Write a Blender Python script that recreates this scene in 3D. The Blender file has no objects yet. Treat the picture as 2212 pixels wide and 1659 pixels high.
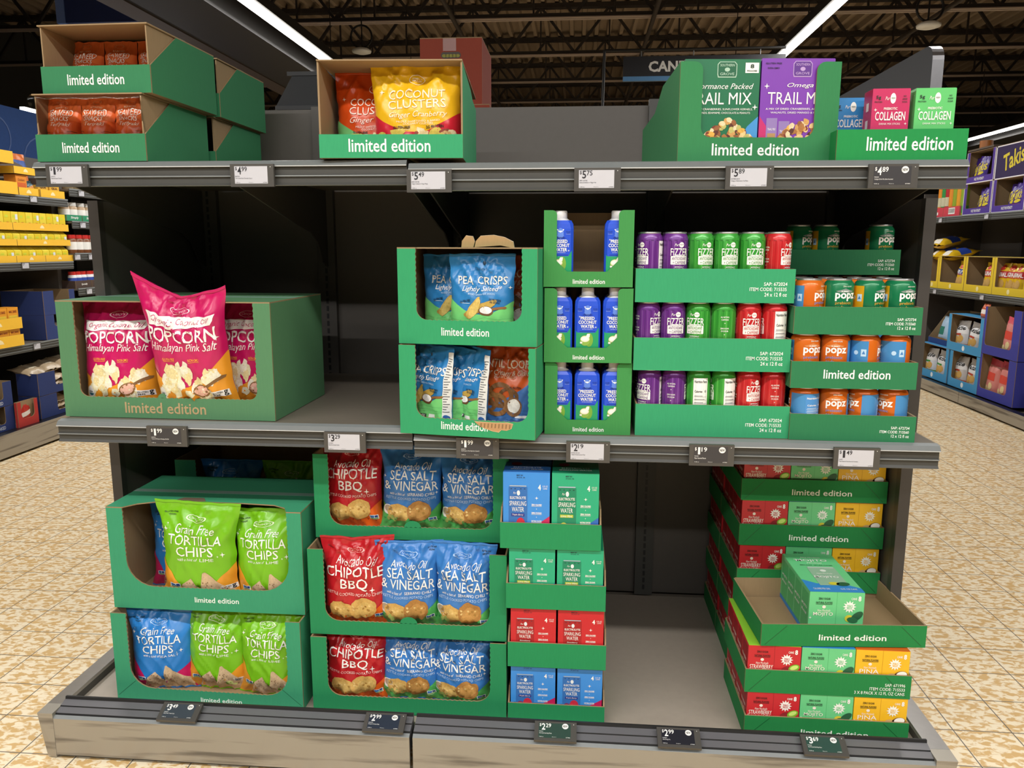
import bpy, bmesh, math, random
from mathutils import Vector, Matrix, noise

SC = bpy.context.scene
PI = math.pi
# ------------------------------------------------------------------ camera
def make_camera():
    f_px, yaw, pitch, roll = 1684.5, math.radians(4.716), math.radians(9.960), math.radians(0.106)
    cam = bpy.data.cameras.new('camera')
    cam.sensor_width = 36.0
    cam.lens = f_px / 2212 * 36.0
    cam.clip_start, cam.clip_end = 0.02, 200
    o = bpy.data.objects.new('camera', cam)
    SC.collection.objects.link(o)
    r = Vector((math.cos(yaw), math.sin(yaw), 0))
    f = Vector((-math.sin(yaw), math.cos(yaw), 0)) * math.cos(pitch) + Vector((0, 0, -math.sin(pitch)))
    u = r.cross(f)
    R = r * math.cos(roll) + u * math.sin(roll)
    U = u * math.cos(roll) - r * math.sin(roll)
    m = Matrix.Identity(4)
    for i in range(3):
        m[i][0], m[i][1], m[i][2] = R[i], U[i], -f[i]
    m.translation = Vector((0.1062, -1.7851, 1.2824))
    o.matrix_world = m
    SC.camera = o
make_camera()

# ------------------------------------------------------------------ world, exposure, large lights
W = bpy.data.worlds.new('world'); SC.world = W; W.use_nodes = True
W.node_tree.nodes['Background'].inputs[0].default_value = (1.0, 0.97, 0.93, 1)
W.node_tree.nodes['Background'].inputs[1].default_value = 0.21
SC.view_settings.view_transform = 'Standard'
SC.view_settings.look = 'None'
SC.view_settings.exposure = 0.0
SC.view_settings.gamma = 1.0
SC.view_settings.use_curve_mapping = False

def strip_light(x, y, z, sx, sy, power):
    l = bpy.data.lights.new('strip_light', 'AREA'); l.shape = 'RECTANGLE'
    l.size, l.size_y, l.energy = sx, sy, power
    l.color = (1.0, 0.975, 0.94)
    o = bpy.data.objects.new('strip_light', l); SC.collection.objects.link(o)
    o.location = (x, y, z)
    return o
# light of the tube lamps: two in the side aisles, two crossing the front aisle, further ones deep in the shop
STRIPS = [(-2.20, 5.7, 2.95, .085, 9.0, 160), (1.88, 4.9, 2.95, .070, 7.4, 100),
          (0.1, -1.75, 3.02, 7.0, .10, 150), (0.1, -3.9, 3.02, 7.0, .10, 165),
          (6.2, 8.0, 2.95, .09, 8.0, 110)]
for s_ in STRIPS:
    strip_light(s_[0], s_[1], s_[2] - .012, s_[3], s_[4], s_[5])

# ------------------------------------------------------------------ materials
def lin(h):
    h = h.lstrip('#')
    c = [int(h[i:i + 2], 16) / 255 for i in (0, 2, 4)]
    return tuple(x / 12.92 if x <= .04045 else ((x + .055) / 1.055) ** 2.4 for x in c) + (1,)
_m = {}
KIND = {  # roughness, metallic, noise scale, colour variation, bump strength
    'ink': (.5, 0, 30, .03, 0), 'film': (.30, 0, 18, .05, .05), 'card': (.8, 0, 90, .07, .12),
    'carton': (.38, 0, 40, .03, .02), 'metal': (.32, .9, 60, .06, .02), 'paint': (.5, 0, 50, .06, .03),
    'matt': (.85, 0, 40, .10, .05), 'plastic': (.35, 0, 40, .03, 0), 'food': (.7, 0, 220, .30, .25),
    'can': (.24, .12, 30, .03, 0)}
def m(col, kind='ink'):
    k = (col, kind)
    if k in _m: return _m[k]
    rough, metal, ns, var, bump = KIND[kind]
    a = bpy.data.materials.new(kind + '_' + col.lstrip('#')); a.use_nodes = True
    nt = a.node_tree; b = nt.nodes['Principled BSDF']
    b.inputs['Roughness'].default_value = rough; b.inputs['Metallic'].default_value = metal
    c = lin(col)
    tc = nt.nodes.new('ShaderNodeTexCoord'); n = nt.nodes.new('ShaderNodeTexNoise')
    n.inputs['Scale'].default_value = ns; n.inputs['Detail'].default_value = 3
    if kind == 'card':
        mp = nt.nodes.new('ShaderNodeMapping'); mp.inputs['Scale'].default_value = (3.0, 3.0, .35)
        nt.links.new(tc.outputs['Object'], mp.inputs['Vector']); nt.links.new(mp.outputs[0], n.inputs['Vector'])
    else:
        nt.links.new(tc.outputs['Object'], n.inputs['Vector'])
    mx = nt.nodes.new('ShaderNodeMix'); mx.data_type = 'RGBA'
    mx.inputs['A'].default_value = tuple(x * (1 - var) for x in c[:3]) + (1,)
    mx.inputs['B'].default_value = tuple(min(1, x * (1 + var)) for x in c[:3]) + (1,)
    nt.links.new(n.outputs['Fac'], mx.inputs['Factor'])
    nt.links.new(mx.outputs['Result'], b.inputs['Base Color'])
    if bump:
        bp = nt.nodes.new('ShaderNodeBump'); bp.inputs['Strength'].default_value = bump
        bp.inputs['Distance'].default_value = .002
        nt.links.new(n.outputs['Fac'], bp.inputs['Height']); nt.links.new(bp.outputs[0], b.inputs['Normal'])
    _m[k] = a
    return a
def nodes_mat(name):
    a = bpy.data.materials.new(name); a.use_nodes = True
    return a, a.node_tree, a.node_tree.nodes['Principled BSDF']
def glow(name, col, strength):
    a, nt, b = nodes_mat(name)
    b.inputs['Emission Color'].default_value = lin(col); b.inputs['Emission Strength'].default_value = strength
    return a

# ------------------------------------------------------------------ text outlines (built-in font)
_t = {}
def text2d(s, bold=0.0, shear=0.0):
    k = (s, bold, shear)
    if k not in _t:
        cu = bpy.data.curves.new('t', 'FONT'); cu.body = s; cu.offset = bold; cu.shear = shear; cu.resolution_u = 2
        o = bpy.data.objects.new('t', cu); me = o.to_mesh()
        v = [(p.co.x, p.co.y) for p in me.vertices]; f = [tuple(p.vertices) for p in me.polygons]
        o.to_mesh_clear(); bpy.data.objects.remove(o); bpy.data.curves.remove(cu)
        x0, x1 = min(p[0] for p in v), max(p[0] for p in v); y0, y1 = min(p[1] for p in v), max(p[1] for p in v)
        _t[k] = ([((p[0] - x0) / (x1 - x0), (p[1] - y0) / max(1e-6, y1 - y0)) for p in v], f)
    return _t[k]

# ------------------------------------------------------------------ surfaces that print is laid on
class Flat:
    curved = False
    def __init__(s, o, ux, uy):
        s.o, s.ux, s.uy = Vector(o), Vector(ux).normalized(), Vector(uy).normalized(); s.n = s.ux.cross(s.uy)
    def __call__(s, x, y, l=0):
        return s.o + s.ux * x + s.uy * y + s.n * (l * .0003)
class Cyl:
    curved = True
    def __init__(s, r, z0=0, z1=1, a0=0, step=.006):
        s.r, s.a0 = r, a0; s.step = step
    def lines(s, x0, x1, y0, y1):
        n0, n1 = int(math.floor(x0 / s.step)), int(math.ceil(x1 / s.step))
        return [i * s.step for i in range(n0, n1 + 1)], []
    bounds = None
    def __call__(s, x, y, l=0):
        a = s.a0 + x / s.r - PI / 2; r = s.r + .0002 + l * .00015
        return Vector((r * math.cos(a), r * math.sin(a), y))
class Grid:
    curved = True
    def __init__(s, xs, ys, pts):       # pts[j][i], counter-clockwise seen from outside
        s.xs, s.ys, s.p = xs, ys, pts
        nx, ny = len(xs), len(ys); s.n = []
        for j in range(ny):
            row = []
            for i in range(nx):
                a = pts[j][min(nx - 1, i + 1)] - pts[j][max(0, i - 1)]
                b = pts[min(ny - 1, j + 1)][i] - pts[max(0, j - 1)][i]
                c = a.cross(b); row.append(c.normalized() if c.length > 1e-12 else Vector((0, -1, 0)))
            s.n.append(row)
        s.bounds = (xs[0] + 1e-5, xs[-1] - 1e-5, ys[0] + 1e-5, ys[-1] - 1e-5)
    def lines(s, x0, x1, y0, y1):
        return [x for x in s.xs if x0 < x < x1], [y for y in s.ys if y0 < y < y1]
    def __call__(s, x, y, l=0):
        xs, ys = s.xs, s.ys
        i = int((x - xs[0]) / (xs[-1] - xs[0]) * (len(xs) - 1)); i = max(0, min(len(xs) - 2, i))
        j = int((y - ys[0]) / (ys[-1] - ys[0]) * (len(ys) - 1)); j = max(0, min(len(ys) - 2, j))
        a = (x - xs[i]) / (xs[i + 1] - xs[i]); b = (y - ys[j]) / (ys[j + 1] - ys[j])
        w = ((1 - a) * (1 - b), a * (1 - b), (1 - a) * b, a * b)
        q = s.p; n = s.n
        P = q[j][i] * w[0] + q[j][i + 1] * w[1] + q[j + 1][i] * w[2] + q[j + 1][i + 1] * w[3]
        N = n[j][i] * w[0] + n[j][i + 1] * w[1] + n[j + 1][i] * w[2] + n[j + 1][i + 1] * w[3]
        return P + N.normalized() * (.0007 + l * .00026)
def cut2d(vs, fs, S):
    x0, x1 = min(v[0] for v in vs), max(v[0] for v in vs); y0, y1 = min(v[1] for v in vs), max(v[1] for v in vs)
    bm = bmesh.new(); bv = [bm.verts.new((v[0], v[1], 0)) for v in vs]
    for f in fs:
        try: bm.faces.new([bv[i] for i in f])
        except ValueError: pass
    def bis(co, no, clear=False):
        bmesh.ops.bisect_plane(bm, geom=bm.verts[:] + bm.edges[:] + bm.faces[:], plane_co=co, plane_no=no, dist=1e-7, clear_outer=clear)
    if S.bounds:
        a, b, c, d = S.bounds
        if x0 < a: bis((a, 0, 0), (-1, 0, 0), True)
        if x1 > b: bis((b, 0, 0), (1, 0, 0), True)
        if y0 < c: bis((0, c, 0), (0, -1, 0), True)
        if y1 > d: bis((0, d, 0), (0, 1, 0), True)
    lx, ly = S.lines(x0, x1, y0, y1)
    for x in lx: bis((x, 0, 0), (1, 0, 0))
    for y in ly: bis((0, y, 0), (0, 1, 0))
    bm.verts.index_update()
    ov = [(v.co.x, v.co.y) for v in bm.verts]; of = [tuple(v.index for v in f.verts) for f in bm.faces]
    bm.free()
    return ov, of

# ------------------------------------------------------------------ mesh collector: everything added becomes ONE mesh object
class MB:
    def __init__(s): s.v, s.f, s.k, s.mats, s.sm = [], [], [], [], []
    def mi(s, mat):
        if mat not in s.mats: s.mats.append(mat)
        return s.mats.index(mat)
    def add(s, vs, fs, mat, smooth=False):
        b = len(s.v); s.v += [tuple(v) for v in vs]; i = s.mi(mat)
        for f in fs:
            s.f.append(tuple(b + q for q in f)); s.k.append(i); s.sm.append(smooth)
    def quad(s, a, b, c, d, mat): s.add([a, b, c, d], [(0, 1, 2, 3)], mat)
    def box(s, x0, x1, y0, y1, z0, z1, mat, M=None):
        vs = [Vector((x, y, z)) for z in (z0, z1) for y in (y0, y1) for x in (x0, x1)]
        if M: vs = [M @ v for v in vs]
        s.add(vs, [(0, 2, 3, 1), (4, 5, 7, 6), (0, 1, 5, 4), (2, 6, 7, 3), (0, 4, 6, 2), (1, 3, 7, 5)], mat)
    def panel(s, pts, o, ua, ub, t, mf, mb, me):   # an outline pushed back by t: front, back and cut edge each with a material
        o, ua, ub = Vector(o), Vector(ua), Vector(ub); n = ua.cross(ub).normalized()
        A = [o + ua * p[0] + ub * p[1] for p in pts]; B = [a - n * t for a in A]; N = len(pts)
        s.add(A, [tuple(range(N))], mf); s.add(B, [tuple(reversed(range(N)))], mb)
        s.add(A + B, [(i, i + N, (i + 1) % N + N, (i + 1) % N) for i in range(N)], me)
    def extrude_x(s, prof, x0, x1, mat, mats=None, cap=True):  # profile in (y, z), counter-clockwise seen from -x
        N = len(prof)
        A = [(x0, p[0], p[1]) for p in prof]; B = [(x1, p[0], p[1]) for p in prof]
        for i in range(N):
            j = (i + 1) % N
            s.add([A[i], A[j], B[j], B[i]], [(0, 1, 2, 3)], (mats or {}).get(i, mat))
        if cap: s.add(A, [tuple(reversed(range(N)))], mat); s.add(B, [tuple(range(N))], mat)
    def lathe(s, prof, n, mat, c=(0, 0), smooth=True, top=True, bottom=True):
        vs = [(c[0] + r * math.cos(2 * PI * i / n), c[1] + r * math.sin(2 * PI * i / n), z) for r, z in prof for i in range(n)]
        fs = [(j * n + i, j * n + (i + 1) % n, (j + 1) * n + (i + 1) % n, (j + 1) * n + i) for j in range(len(prof) - 1) for i in range(n)]
        s.add(vs, fs, mat, smooth)
        if bottom: s.add(vs[:n], [tuple(reversed(range(n)))], mat)
        if top: s.add(vs[-n:], [tuple(range(n))], mat)
    def tube(s, p, q, r, mat, n=8):
        p, q = Vector(p), Vector(q); d = (q - p).normalized(); a = d.orthogonal().normalized(); b = d.cross(a)
        vs = [c + (a * math.cos(2 * PI * i / n) + b * math.sin(2 * PI * i / n)) * r for c in (p, q) for i in range(n)]
        s.add(vs, [(i, (i + 1) % n, n + (i + 1) % n, n + i) for i in range(n)], mat, True)
        s.add(vs[:n], [tuple(reversed(range(n)))], mat); s.add(vs[n:], [tuple(range(n))], mat)
    def bar(s, p, q, w, h, mat):                    # square bar from p to q
        p, q = Vector(p), Vector(q); d = (q - p).normalized()
        a = d.cross(Vector((0, 0, 1)));  a = a.normalized() if a.length > 1e-4 else Vector((1, 0, 0)); b = a.cross(d)
        vs = [c + a * (sx * w / 2) + b * (sy * h / 2) for c in (p, q) for sx, sy in ((-1, -1), (1, -1), (1, 1), (-1, 1))]
        s.add(vs, [(3, 2, 1, 0), (4, 5, 6, 7), (0, 1, 5, 4), (1, 2, 6, 5), (2, 3, 7, 6), (3, 0, 4, 7)], mat)
    def shape(s, pts, mat, S, l=1):
        if S.curved:
            v, f = cut2d(pts, [tuple(range(len(pts)))], S)
            if f: s.add([S(x, y, l) for x, y in v], f, mat, True)
        else: s.add([S(x, y, l) for x, y in pts], [tuple(range(len(pts)))], mat)
    def text(s, st, S, cx, cy, w, h, mat, l=3, bold=0.0, shear=0.0, rot=0, arc=0):
        vs, fs = text2d(st, bold, shear); c, n = math.cos(math.radians(rot)), math.sin(math.radians(rot)); o = []
        for x, y in vs:
            a, b = (x - .5) * w, (y - .5) * h + arc * h * (1 - 4 * (x - .5) ** 2)
            o.append((cx + a * c - b * n, cy + a * n + b * c))
        if S.curved: o, fs = cut2d(o, fs, S)
        s.add([S(x, y, l) for x, y in o], fs, mat, S.curved)
    def build(s, name, parent=None, loc=None, rot=None):
        me = bpy.data.meshes.new(name); me.from_pydata(s.v, [], s.f)
        for a in s.mats: me.materials.append(a)
        me.polygons.foreach_set('material_index', s.k); me.polygons.foreach_set('use_smooth', s.sm); me.update()
        o = bpy.data.objects.new(name, me); SC.collection.objects.link(o)
        if parent: o.parent = parent
        if loc: o.location = loc
        if rot: o.rotation_euler = rot
        return o

def tag(o, label, cat, group=None):
    o['label'] = label; o['category'] = cat
    if group: o['group'] = group
    return o
def thing(name, label, cat, loc=(0, 0, 0), rz=0, group=None, rx=0, ry=0):
    o = bpy.data.objects.new(name, None); SC.collection.objects.link(o); o.empty_display_size = .05
    o.location = loc; o.rotation_euler = (math.radians(rx), math.radians(ry), math.radians(rz))
    return tag(o, label, cat, group)
def struct(o): o['kind'] = 'structure'; return o
def kids(o): return [c for c in SC.objects if c.parent == o]
def tree(o): return [(c, kids(c)) for c in kids(o)]
def dup(root, ch, loc, rz, label, group=None):    # ch: [(part, [sub-parts])]
    r = root.copy(); SC.collection.objects.link(r); r.location = loc
    r.rotation_euler = (0, 0, math.radians(rz)); r['label'] = label
    if group: r['group'] = group
    for c, subs in ch:
        d = c.copy(); SC.collection.objects.link(d); d.parent = r
        for q in subs:
            e = q.copy(); SC.collection.objects.link(e); e.parent = d
    return r
def jit(a): return random.uniform(-a, a)
ORD = ['first', 'second', 'third', 'fourth', 'fifth', 'sixth', 'seventh', 'eighth', 'ninth', 'tenth']
WHITE, BLACK, KRAFT = m('#f2f2ee'), m('#17181a'), m('#947c5b', 'card')
# ================================================================== the setting
def build_floor():
    a, nt, b = nodes_mat('floor_tiles')
    tc = nt.nodes.new('ShaderNodeTexCoord'); sp = nt.nodes.new('ShaderNodeSeparateXYZ')
    nt.links.new(tc.outputs['Object'], sp.inputs[0])
    T = .1524
    def math_(op, x, y=None):
        n = nt.nodes.new('ShaderNodeMath'); n.operation = op
        for i, q in enumerate((x, y)):
            if q is None: continue
            if isinstance(q, (int, float)): n.inputs[i].default_value = q
            else: nt.links.new(q, n.inputs[i])
        return n.outputs[0]
    def grout(c, off):
        f = math_('FRACT', math_('DIVIDE', math_('SUBTRACT', c, off), T))
        return math_('GREATER_THAN', math_('ABSOLUTE', math_('SUBTRACT', f, .5)), .4895)
    g = math_('MAXIMUM', grout(sp.outputs[0], 1.1378), grout(sp.outputs[1], .0671))
    mp = nt.nodes.new('ShaderNodeMapping'); mp.inputs['Scale'].default_value = (38, 62, 1)
    nt.links.new(tc.outputs['Object'], mp.inputs[0])
    n = nt.nodes.new('ShaderNodeTexNoise'); n.inputs['Scale'].default_value = 1; n.inputs['Detail'].default_value = 3.5
    n.inputs['Roughness'].default_value = .5; n.inputs['Distortion'].default_value = .6
    nt.links.new(mp.outputs[0], n.inputs['Vector'])
    r = nt.nodes.new('ShaderNodeValToRGB'); e = r.color_ramp.elements
    e[0].position, e[0].color = .46, lin('#f4e6c8'); e[1].position, e[1].color = .56, lin('#d6b278')
    nt.links.new(n.outputs['Fac'], r.inputs[0])
    mx = nt.nodes.new('ShaderNodeMix'); mx.data_type = 'RGBA'
    mx.inputs['B'].default_value = lin('#6d675e')
    nt.links.new(r.outputs[0], mx.inputs['A']); nt.links.new(g, mx.inputs['Factor'])
    nt.links.new(mx.outputs['Result'], b.inputs['Base Color'])
    b.inputs['Roughness'].default_value = .42
    bp = nt.nodes.new('ShaderNodeBump'); bp.inputs['Strength'].default_value = .25; bp.inputs['Distance'].default_value = .002; bp.invert = True
    nt.links.new(g, bp.inputs['Height']); nt.links.new(bp.outputs[0], b.inputs['Normal'])
    q = MB(); q.box(-9, 11, -6, 20, -.06, 0, a); struct(q.build('floor'))
build_floor()

def build_ceiling():
    deck = m('#96846f', 'matt')
    q = MB(); x = -9.0; p = []
    z0, z1 = 4.72, 4.80
    while x < 11:                      # trapezoid flutes running into the shop
        p += [(x, z1), (x + .115, z1), (x + .130, z0), (x + .185, z0), (x + .20, z1)]; x += .20
    A = [(a, -6, b) for a, b in p]; B = [(a, 22, b) for a, b in p]
    N = len(p)
    q.add(A + B, [(i, i + 1, N + i + 1, N + i) for i in range(N - 1)], deck)
    q.box(-9, 11, -6, 22, 4.81, 4.86, deck)
    struct(q.build('ceiling'))
    steel, web = m('#a3948a', 'paint'), m('#2e2825', 'paint')
    for k in range(9):
        y = 4.6 + 1.84 * k
        t = thing('roof_joist', 'dark open web steel roof joist, %s of the row counted from the front' % ORD[k], 'joist', (0, y, 4.0), 0, 'open web roof joists')
        a = MB()
        for dy in (-.035, .035): a.box(-8.8, 10.8, dy - .025, dy + .025, 0, .012, steel); a.box(-8.8, 10.8, dy - .004, dy + .004, .012, .06, web)
        a.build('bottom_chord', t)
        a = MB(); a.box(-8.8, 10.8, -.06, .06, .64, .70, web); a.build('top_chord', t)
        a = MB(); n = 20; w = 19.6 / n
        for i in range(n):
            x0 = -8.8 + i * w
            a.bar((x0, 0, .04), (x0 + w / 2, 0, .66), .035, .035, web); a.bar((x0 + w / 2, 0, .66), (x0 + w, 0, .04), .035, .035, web)
            a.bar((x0 + w / 2, 0, .04), (x0 + w / 2, 0, .66), .022, .022, web)
        a.build('web', t)
    pipe = m('#3a332e', 'paint')
    for x, lab in ((-1.4, 'left'), (.95, 'middle'), (4.2, 'right')):
        a = MB(); a.tube((x, 3, 3.93), (x, 21, 3.93), .028, pipe)
        tag(a.build('ceiling_pipe'), 'thin dark pipe hung under the roof joists, %s of the three running into the shop' % lab, 'pipe')
build_ceiling()

def build_walls():
    w = m('#3a3936', 'matt')
    for n, a in (('wall_back', (-9, 11, 20, 20.1)), ('wall_left', (-9.1, -9, -6, 20)), ('wall_right', (11, 11.1, -6, 20)), ('wall_front', (-9, 11, -6.1, -6))):
        q = MB(); q.box(*a, 0, 4.86, w); struct(q.build(n))
build_walls()

LED = glow('led_diffuser', '#fff8ee', 9.0)
BLK = m('#191817', 'paint')
def build_strips():
    lab = ['long lit white tube lamp over the left aisle', 'lit white tube lamp over the right aisle, slanting behind the trail mix cartons',
           'tube lamp across the front aisle above the photographer', 'tube lamp across the front aisle behind the photographer',
           'lit tube lamp far right over the purple snack cartons']
    for (x, y, z, sx, sy, _), l in zip(STRIPS, lab):
        t = thing('strip_lamp', l, 'lamp', (x, y, z), 0, 'tube lamps')
        w, d = sx / 2, sy / 2
        q = MB(); q.box(-w - .02, w + .02, -d - .02, d + .02, .012, .085, BLK); q.build('housing', t)
        q = MB(); q.box(-w, w, -d, d, -.006, .012, LED); q.build('diffuser', t)
        for f in (-.8, 0, .8):
            q = MB(); q.tube((f * w if sx > 1 else 0, f * d if sy > 1 else 0, .085), (f * w if sx > 1 else 0, f * d if sy > 1 else 0, 1.0), .005, BLK, 6); q.build('hanger', t)
build_strips()

def build_soffits():
    g, e = m('#1c1a1a', 'paint'), m('#403630', 'paint')
    q = MB(); q.box(-2.98, -2.45, 2.2, 7.4, 2.93, 3.12, g); q.box(-3.16, -2.98, 2.2, 7.4, 2.92, 3.16, e); q.box(-2.45, -2.42, 2.2, 7.4, 2.91, 3.16, g)
    tag(q.build('hanging_bulkhead'), 'long dark grey bulkhead hung beside the left aisle tube lamp', 'bulkhead')
    q = MB(); q.box(6.42, 7.3, 4.0, 14, 2.90, 3.12, g)
    tag(q.build('canopy_beam'), 'dark grey canopy beam beside the far right tube lamp', 'canopy')
build_soffits()
# ================================================================== the shelving in the middle
XL, XJ, XR, YB = -1.172, -.277, .962, .785
GREY, DGREY, EDGE, DECKM = m('#41413e', 'paint'), m('#4a4642', 'paint'), m('#7b8081', 'paint'), m('#6e665c', 'paint')
BACKM = m('#57524d', 'paint')
def slotted(q, x, y, z0, z1, mat, w=.03):
    q.box(x - w, x + w, y - .012, y + .01, z0, z1, mat)
    z = z0 + .02
    while z < z1 - .03:
        q.box(x - .004, x + .004, y - .0128, y - .0118, z, z + .017, BLACK); z += .025
def lip(q, x0, x1, z0, z1, y=0.0):
    h = z1 - z0                          # price rail with bevelled edge, its highlight painted as a pale line, two grooves
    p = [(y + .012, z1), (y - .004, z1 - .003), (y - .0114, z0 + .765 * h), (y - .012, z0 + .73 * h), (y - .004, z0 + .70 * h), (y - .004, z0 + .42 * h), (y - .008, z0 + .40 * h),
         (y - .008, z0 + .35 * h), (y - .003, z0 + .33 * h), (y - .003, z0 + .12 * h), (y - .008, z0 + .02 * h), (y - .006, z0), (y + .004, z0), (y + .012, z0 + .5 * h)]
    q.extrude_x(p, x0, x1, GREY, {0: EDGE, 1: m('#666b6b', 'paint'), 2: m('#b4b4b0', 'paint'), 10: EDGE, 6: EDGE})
def bracket(x, z, side, parent):
    q = MB(); p = [(.02, z - .012), (.02, z - .03), (.50, z - .13), (.62, z - .15), (.68, z - .18), (.72, z - .24), (YB - .008, z - .26), (YB - .008, z - .012)]
    q.extrude_x(p, x - .002, x + .002, DGREY); return q.build('bracket', parent)
def build_frame():
    t = thing('shelving_frame', 'dark grey metal shelving frame with slotted uprights behind the green display boxes', 'shelving', (0, 0, 0))
    q = MB()
    for a, b in ((XL + .02, (XL + XJ) / 2), ((XL + XJ) / 2, XJ), (XJ, (XJ + XR) / 2), ((XJ + XR) / 2, XR - .02)):
        q = MB(); q.box(a, b, YB + .012, YB + .03, .1, 1.72, BACKM); q.build('back_panel', t)
    for i, x in enumerate((XL + .052, (XL + XJ) / 2, XJ, (XJ + XR) / 2 + .008, XR - .052)):
        q = MB(); slotted(q, x, YB, .10, 1.725 if i != 3 else 1.735, GREY if i == 3 else DGREY); q.build('upright', t)
    for x0, x1, l in ((XL, XL + .02, 'left'), (XR - .02, XR, 'right')):
        t = thing('end_panel', 'dark upright end panel closing the %s end of the shelving' % l, 'end panel'); q = MB(); q.box(x0, x1, .23, YB, .10, 1.40, BACKM); q.build('panel', t); q = MB(); q.box(x0 - .004, x1 + .004, .21, .235, .10, 1.40, m('#3f3b38', 'paint'))
        q.build('edge_strip', t)
build_frame()
def build_shelf(x0, x1, zt, z0, label):
    t = thing('shelf', label, 'shelf', ((x0 + x1) / 2, 0, 0), 0)
    c = (x0 + x1) / 2; a, b = x0 - c, x1 - c
    q = MB(); q.box(a, b, .004, YB - .012, zt - .012, zt, DECKM); q.build('shelf_deck', t)
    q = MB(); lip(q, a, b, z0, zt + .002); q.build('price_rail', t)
    for x in (a + .022, (a + b) / 2, b - .022): bracket(x, zt, 1, t)
    return t
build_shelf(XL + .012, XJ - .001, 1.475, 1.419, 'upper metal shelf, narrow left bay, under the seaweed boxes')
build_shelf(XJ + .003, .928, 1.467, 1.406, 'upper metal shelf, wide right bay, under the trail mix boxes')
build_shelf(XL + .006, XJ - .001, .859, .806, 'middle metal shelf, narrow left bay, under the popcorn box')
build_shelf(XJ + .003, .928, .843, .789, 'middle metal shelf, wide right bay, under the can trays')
q_ = MB()
def build_base(x0, x1, label):
    t = thing('base_shelf', label, 'shelf', ((x0 + x1) / 2, 0, 0)); c = (x0 + x1) / 2; a, b = x0 - c, x1 - c
    scuff = kick_mat()
    q = MB(); q.box(a, b, -.045, YB - .014, .07, .098, m('#a0968a', 'paint')); q.build('base_deck', t)
    q = MB(); q.extrude_x([(-.092, .118), (-.100, .112), (-.100, .012), (-.094, .012), (-.088, .112)], a, b, scuff, {0: EDGE})
    q.build('kick_plate', t)
    q = MB(); q.extrude_x([(-.040, .140), (-.046, .141), (-.048, .134), (-.068, .129), (-.069, .126), (-.088, .121), (-.090, .116), (-.094, .115), (-.094, .07), (-.040, .07)], a, b, m('#66666a', 'plastic'), {0: m('#2c2c2c', 'paint'), 3: BLACK, 5: BLACK, 1: BLACK, 8: m('#2c2c2c', 'paint')})
    q.build('price_rail', t)
    return t
_k = []
def kick_mat():
    if _k: return _k[0]
    a, nt, b = nodes_mat('scuffed_steel')
    tc = nt.nodes.new('ShaderNodeTexCoord'); mp = nt.nodes.new('ShaderNodeMapping'); mp.inputs['Scale'].default_value = (2.6, 2, 38)
    n = nt.nodes.new('ShaderNodeTexNoise'); n.inputs['Scale'].default_value = 1; n.inputs['Detail'].default_value = 5
    r = nt.nodes.new('ShaderNodeValToRGB'); e = r.color_ramp.elements
    e[0].position, e[0].color = .36, lin('#6f6a63'); e[1].position, e[1].color = .50, lin('#a5a096')
    nt.links.new(tc.outputs['Object'], mp.inputs[0]); nt.links.new(mp.outputs[0], n.inputs['Vector']); nt.links.new(n.outputs['Fac'], r.inputs[0])
    nt.links.new(r.outputs[0], b.inputs['Base Color']); b.inputs['Metallic'].default_value = .45; b.inputs['Roughness'].default_value = .38
    _k.append(a); return a
build_base(-1.190, XJ - .004, 'scuffed base shelf of the narrow left bay, under the tortilla chip boxes')
build_base(XJ + .004, .945, 'scuffed base shelf of the wide right bay, under the cocktail cartons')
def build_skirt(s, x0, x1, label):
    t = thing('base_skirt', label, 'skirting', (0, 0, 0)); q = MB()
    top, face = m('#b5b3b0', 'metal'), kick_mat()
    xi, xo = (x1, x0) if s < 0 else (x0, x1)
    q.box(min(xi, xo), max(xi, xo), -.06, YB, .118, .128, top); q.box(min(xo, xo - s * .006), max(xo, xo - s * .006), -.06, YB, .012, .118, face)
    q.box(min(xi, xi + s * .004), max(xi, xi + s * .004), -.02, YB, .06, .118, DGREY); q.build('side_strip', t)
    q = MB()                                    # mitred corner cap that narrows towards the floor
    A = [(xi, -.101, .126), (xo, -.101, .126), (xo, -.05, .128), (xi, -.05, .128)]; k = xo - s * .014
    B = [(xi, -.101, .006), (k, -.097, .006), (k, -.05, .006), (xi, -.05, .006)]
    q.add(A + B, [(0, 1, 2, 3), (7, 6, 5, 4), (0, 4, 5, 1), (1, 5, 6, 2), (2, 6, 7, 3), (3, 7, 4, 0)] if s > 0 else [(3, 2, 1, 0), (4, 5, 6, 7), (1, 5, 4, 0), (2, 6, 5, 1), (3, 7, 6, 2), (0, 4, 7, 3)], face)
    q.build('corner_cap', t)
build_skirt(-1, -1.230, -1.190, 'steel end strip and corner cap at the left end of the base shelf')
build_skirt(1, .945, .992, 'steel end strip and corner cap at the right end of the base shelf')

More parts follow.
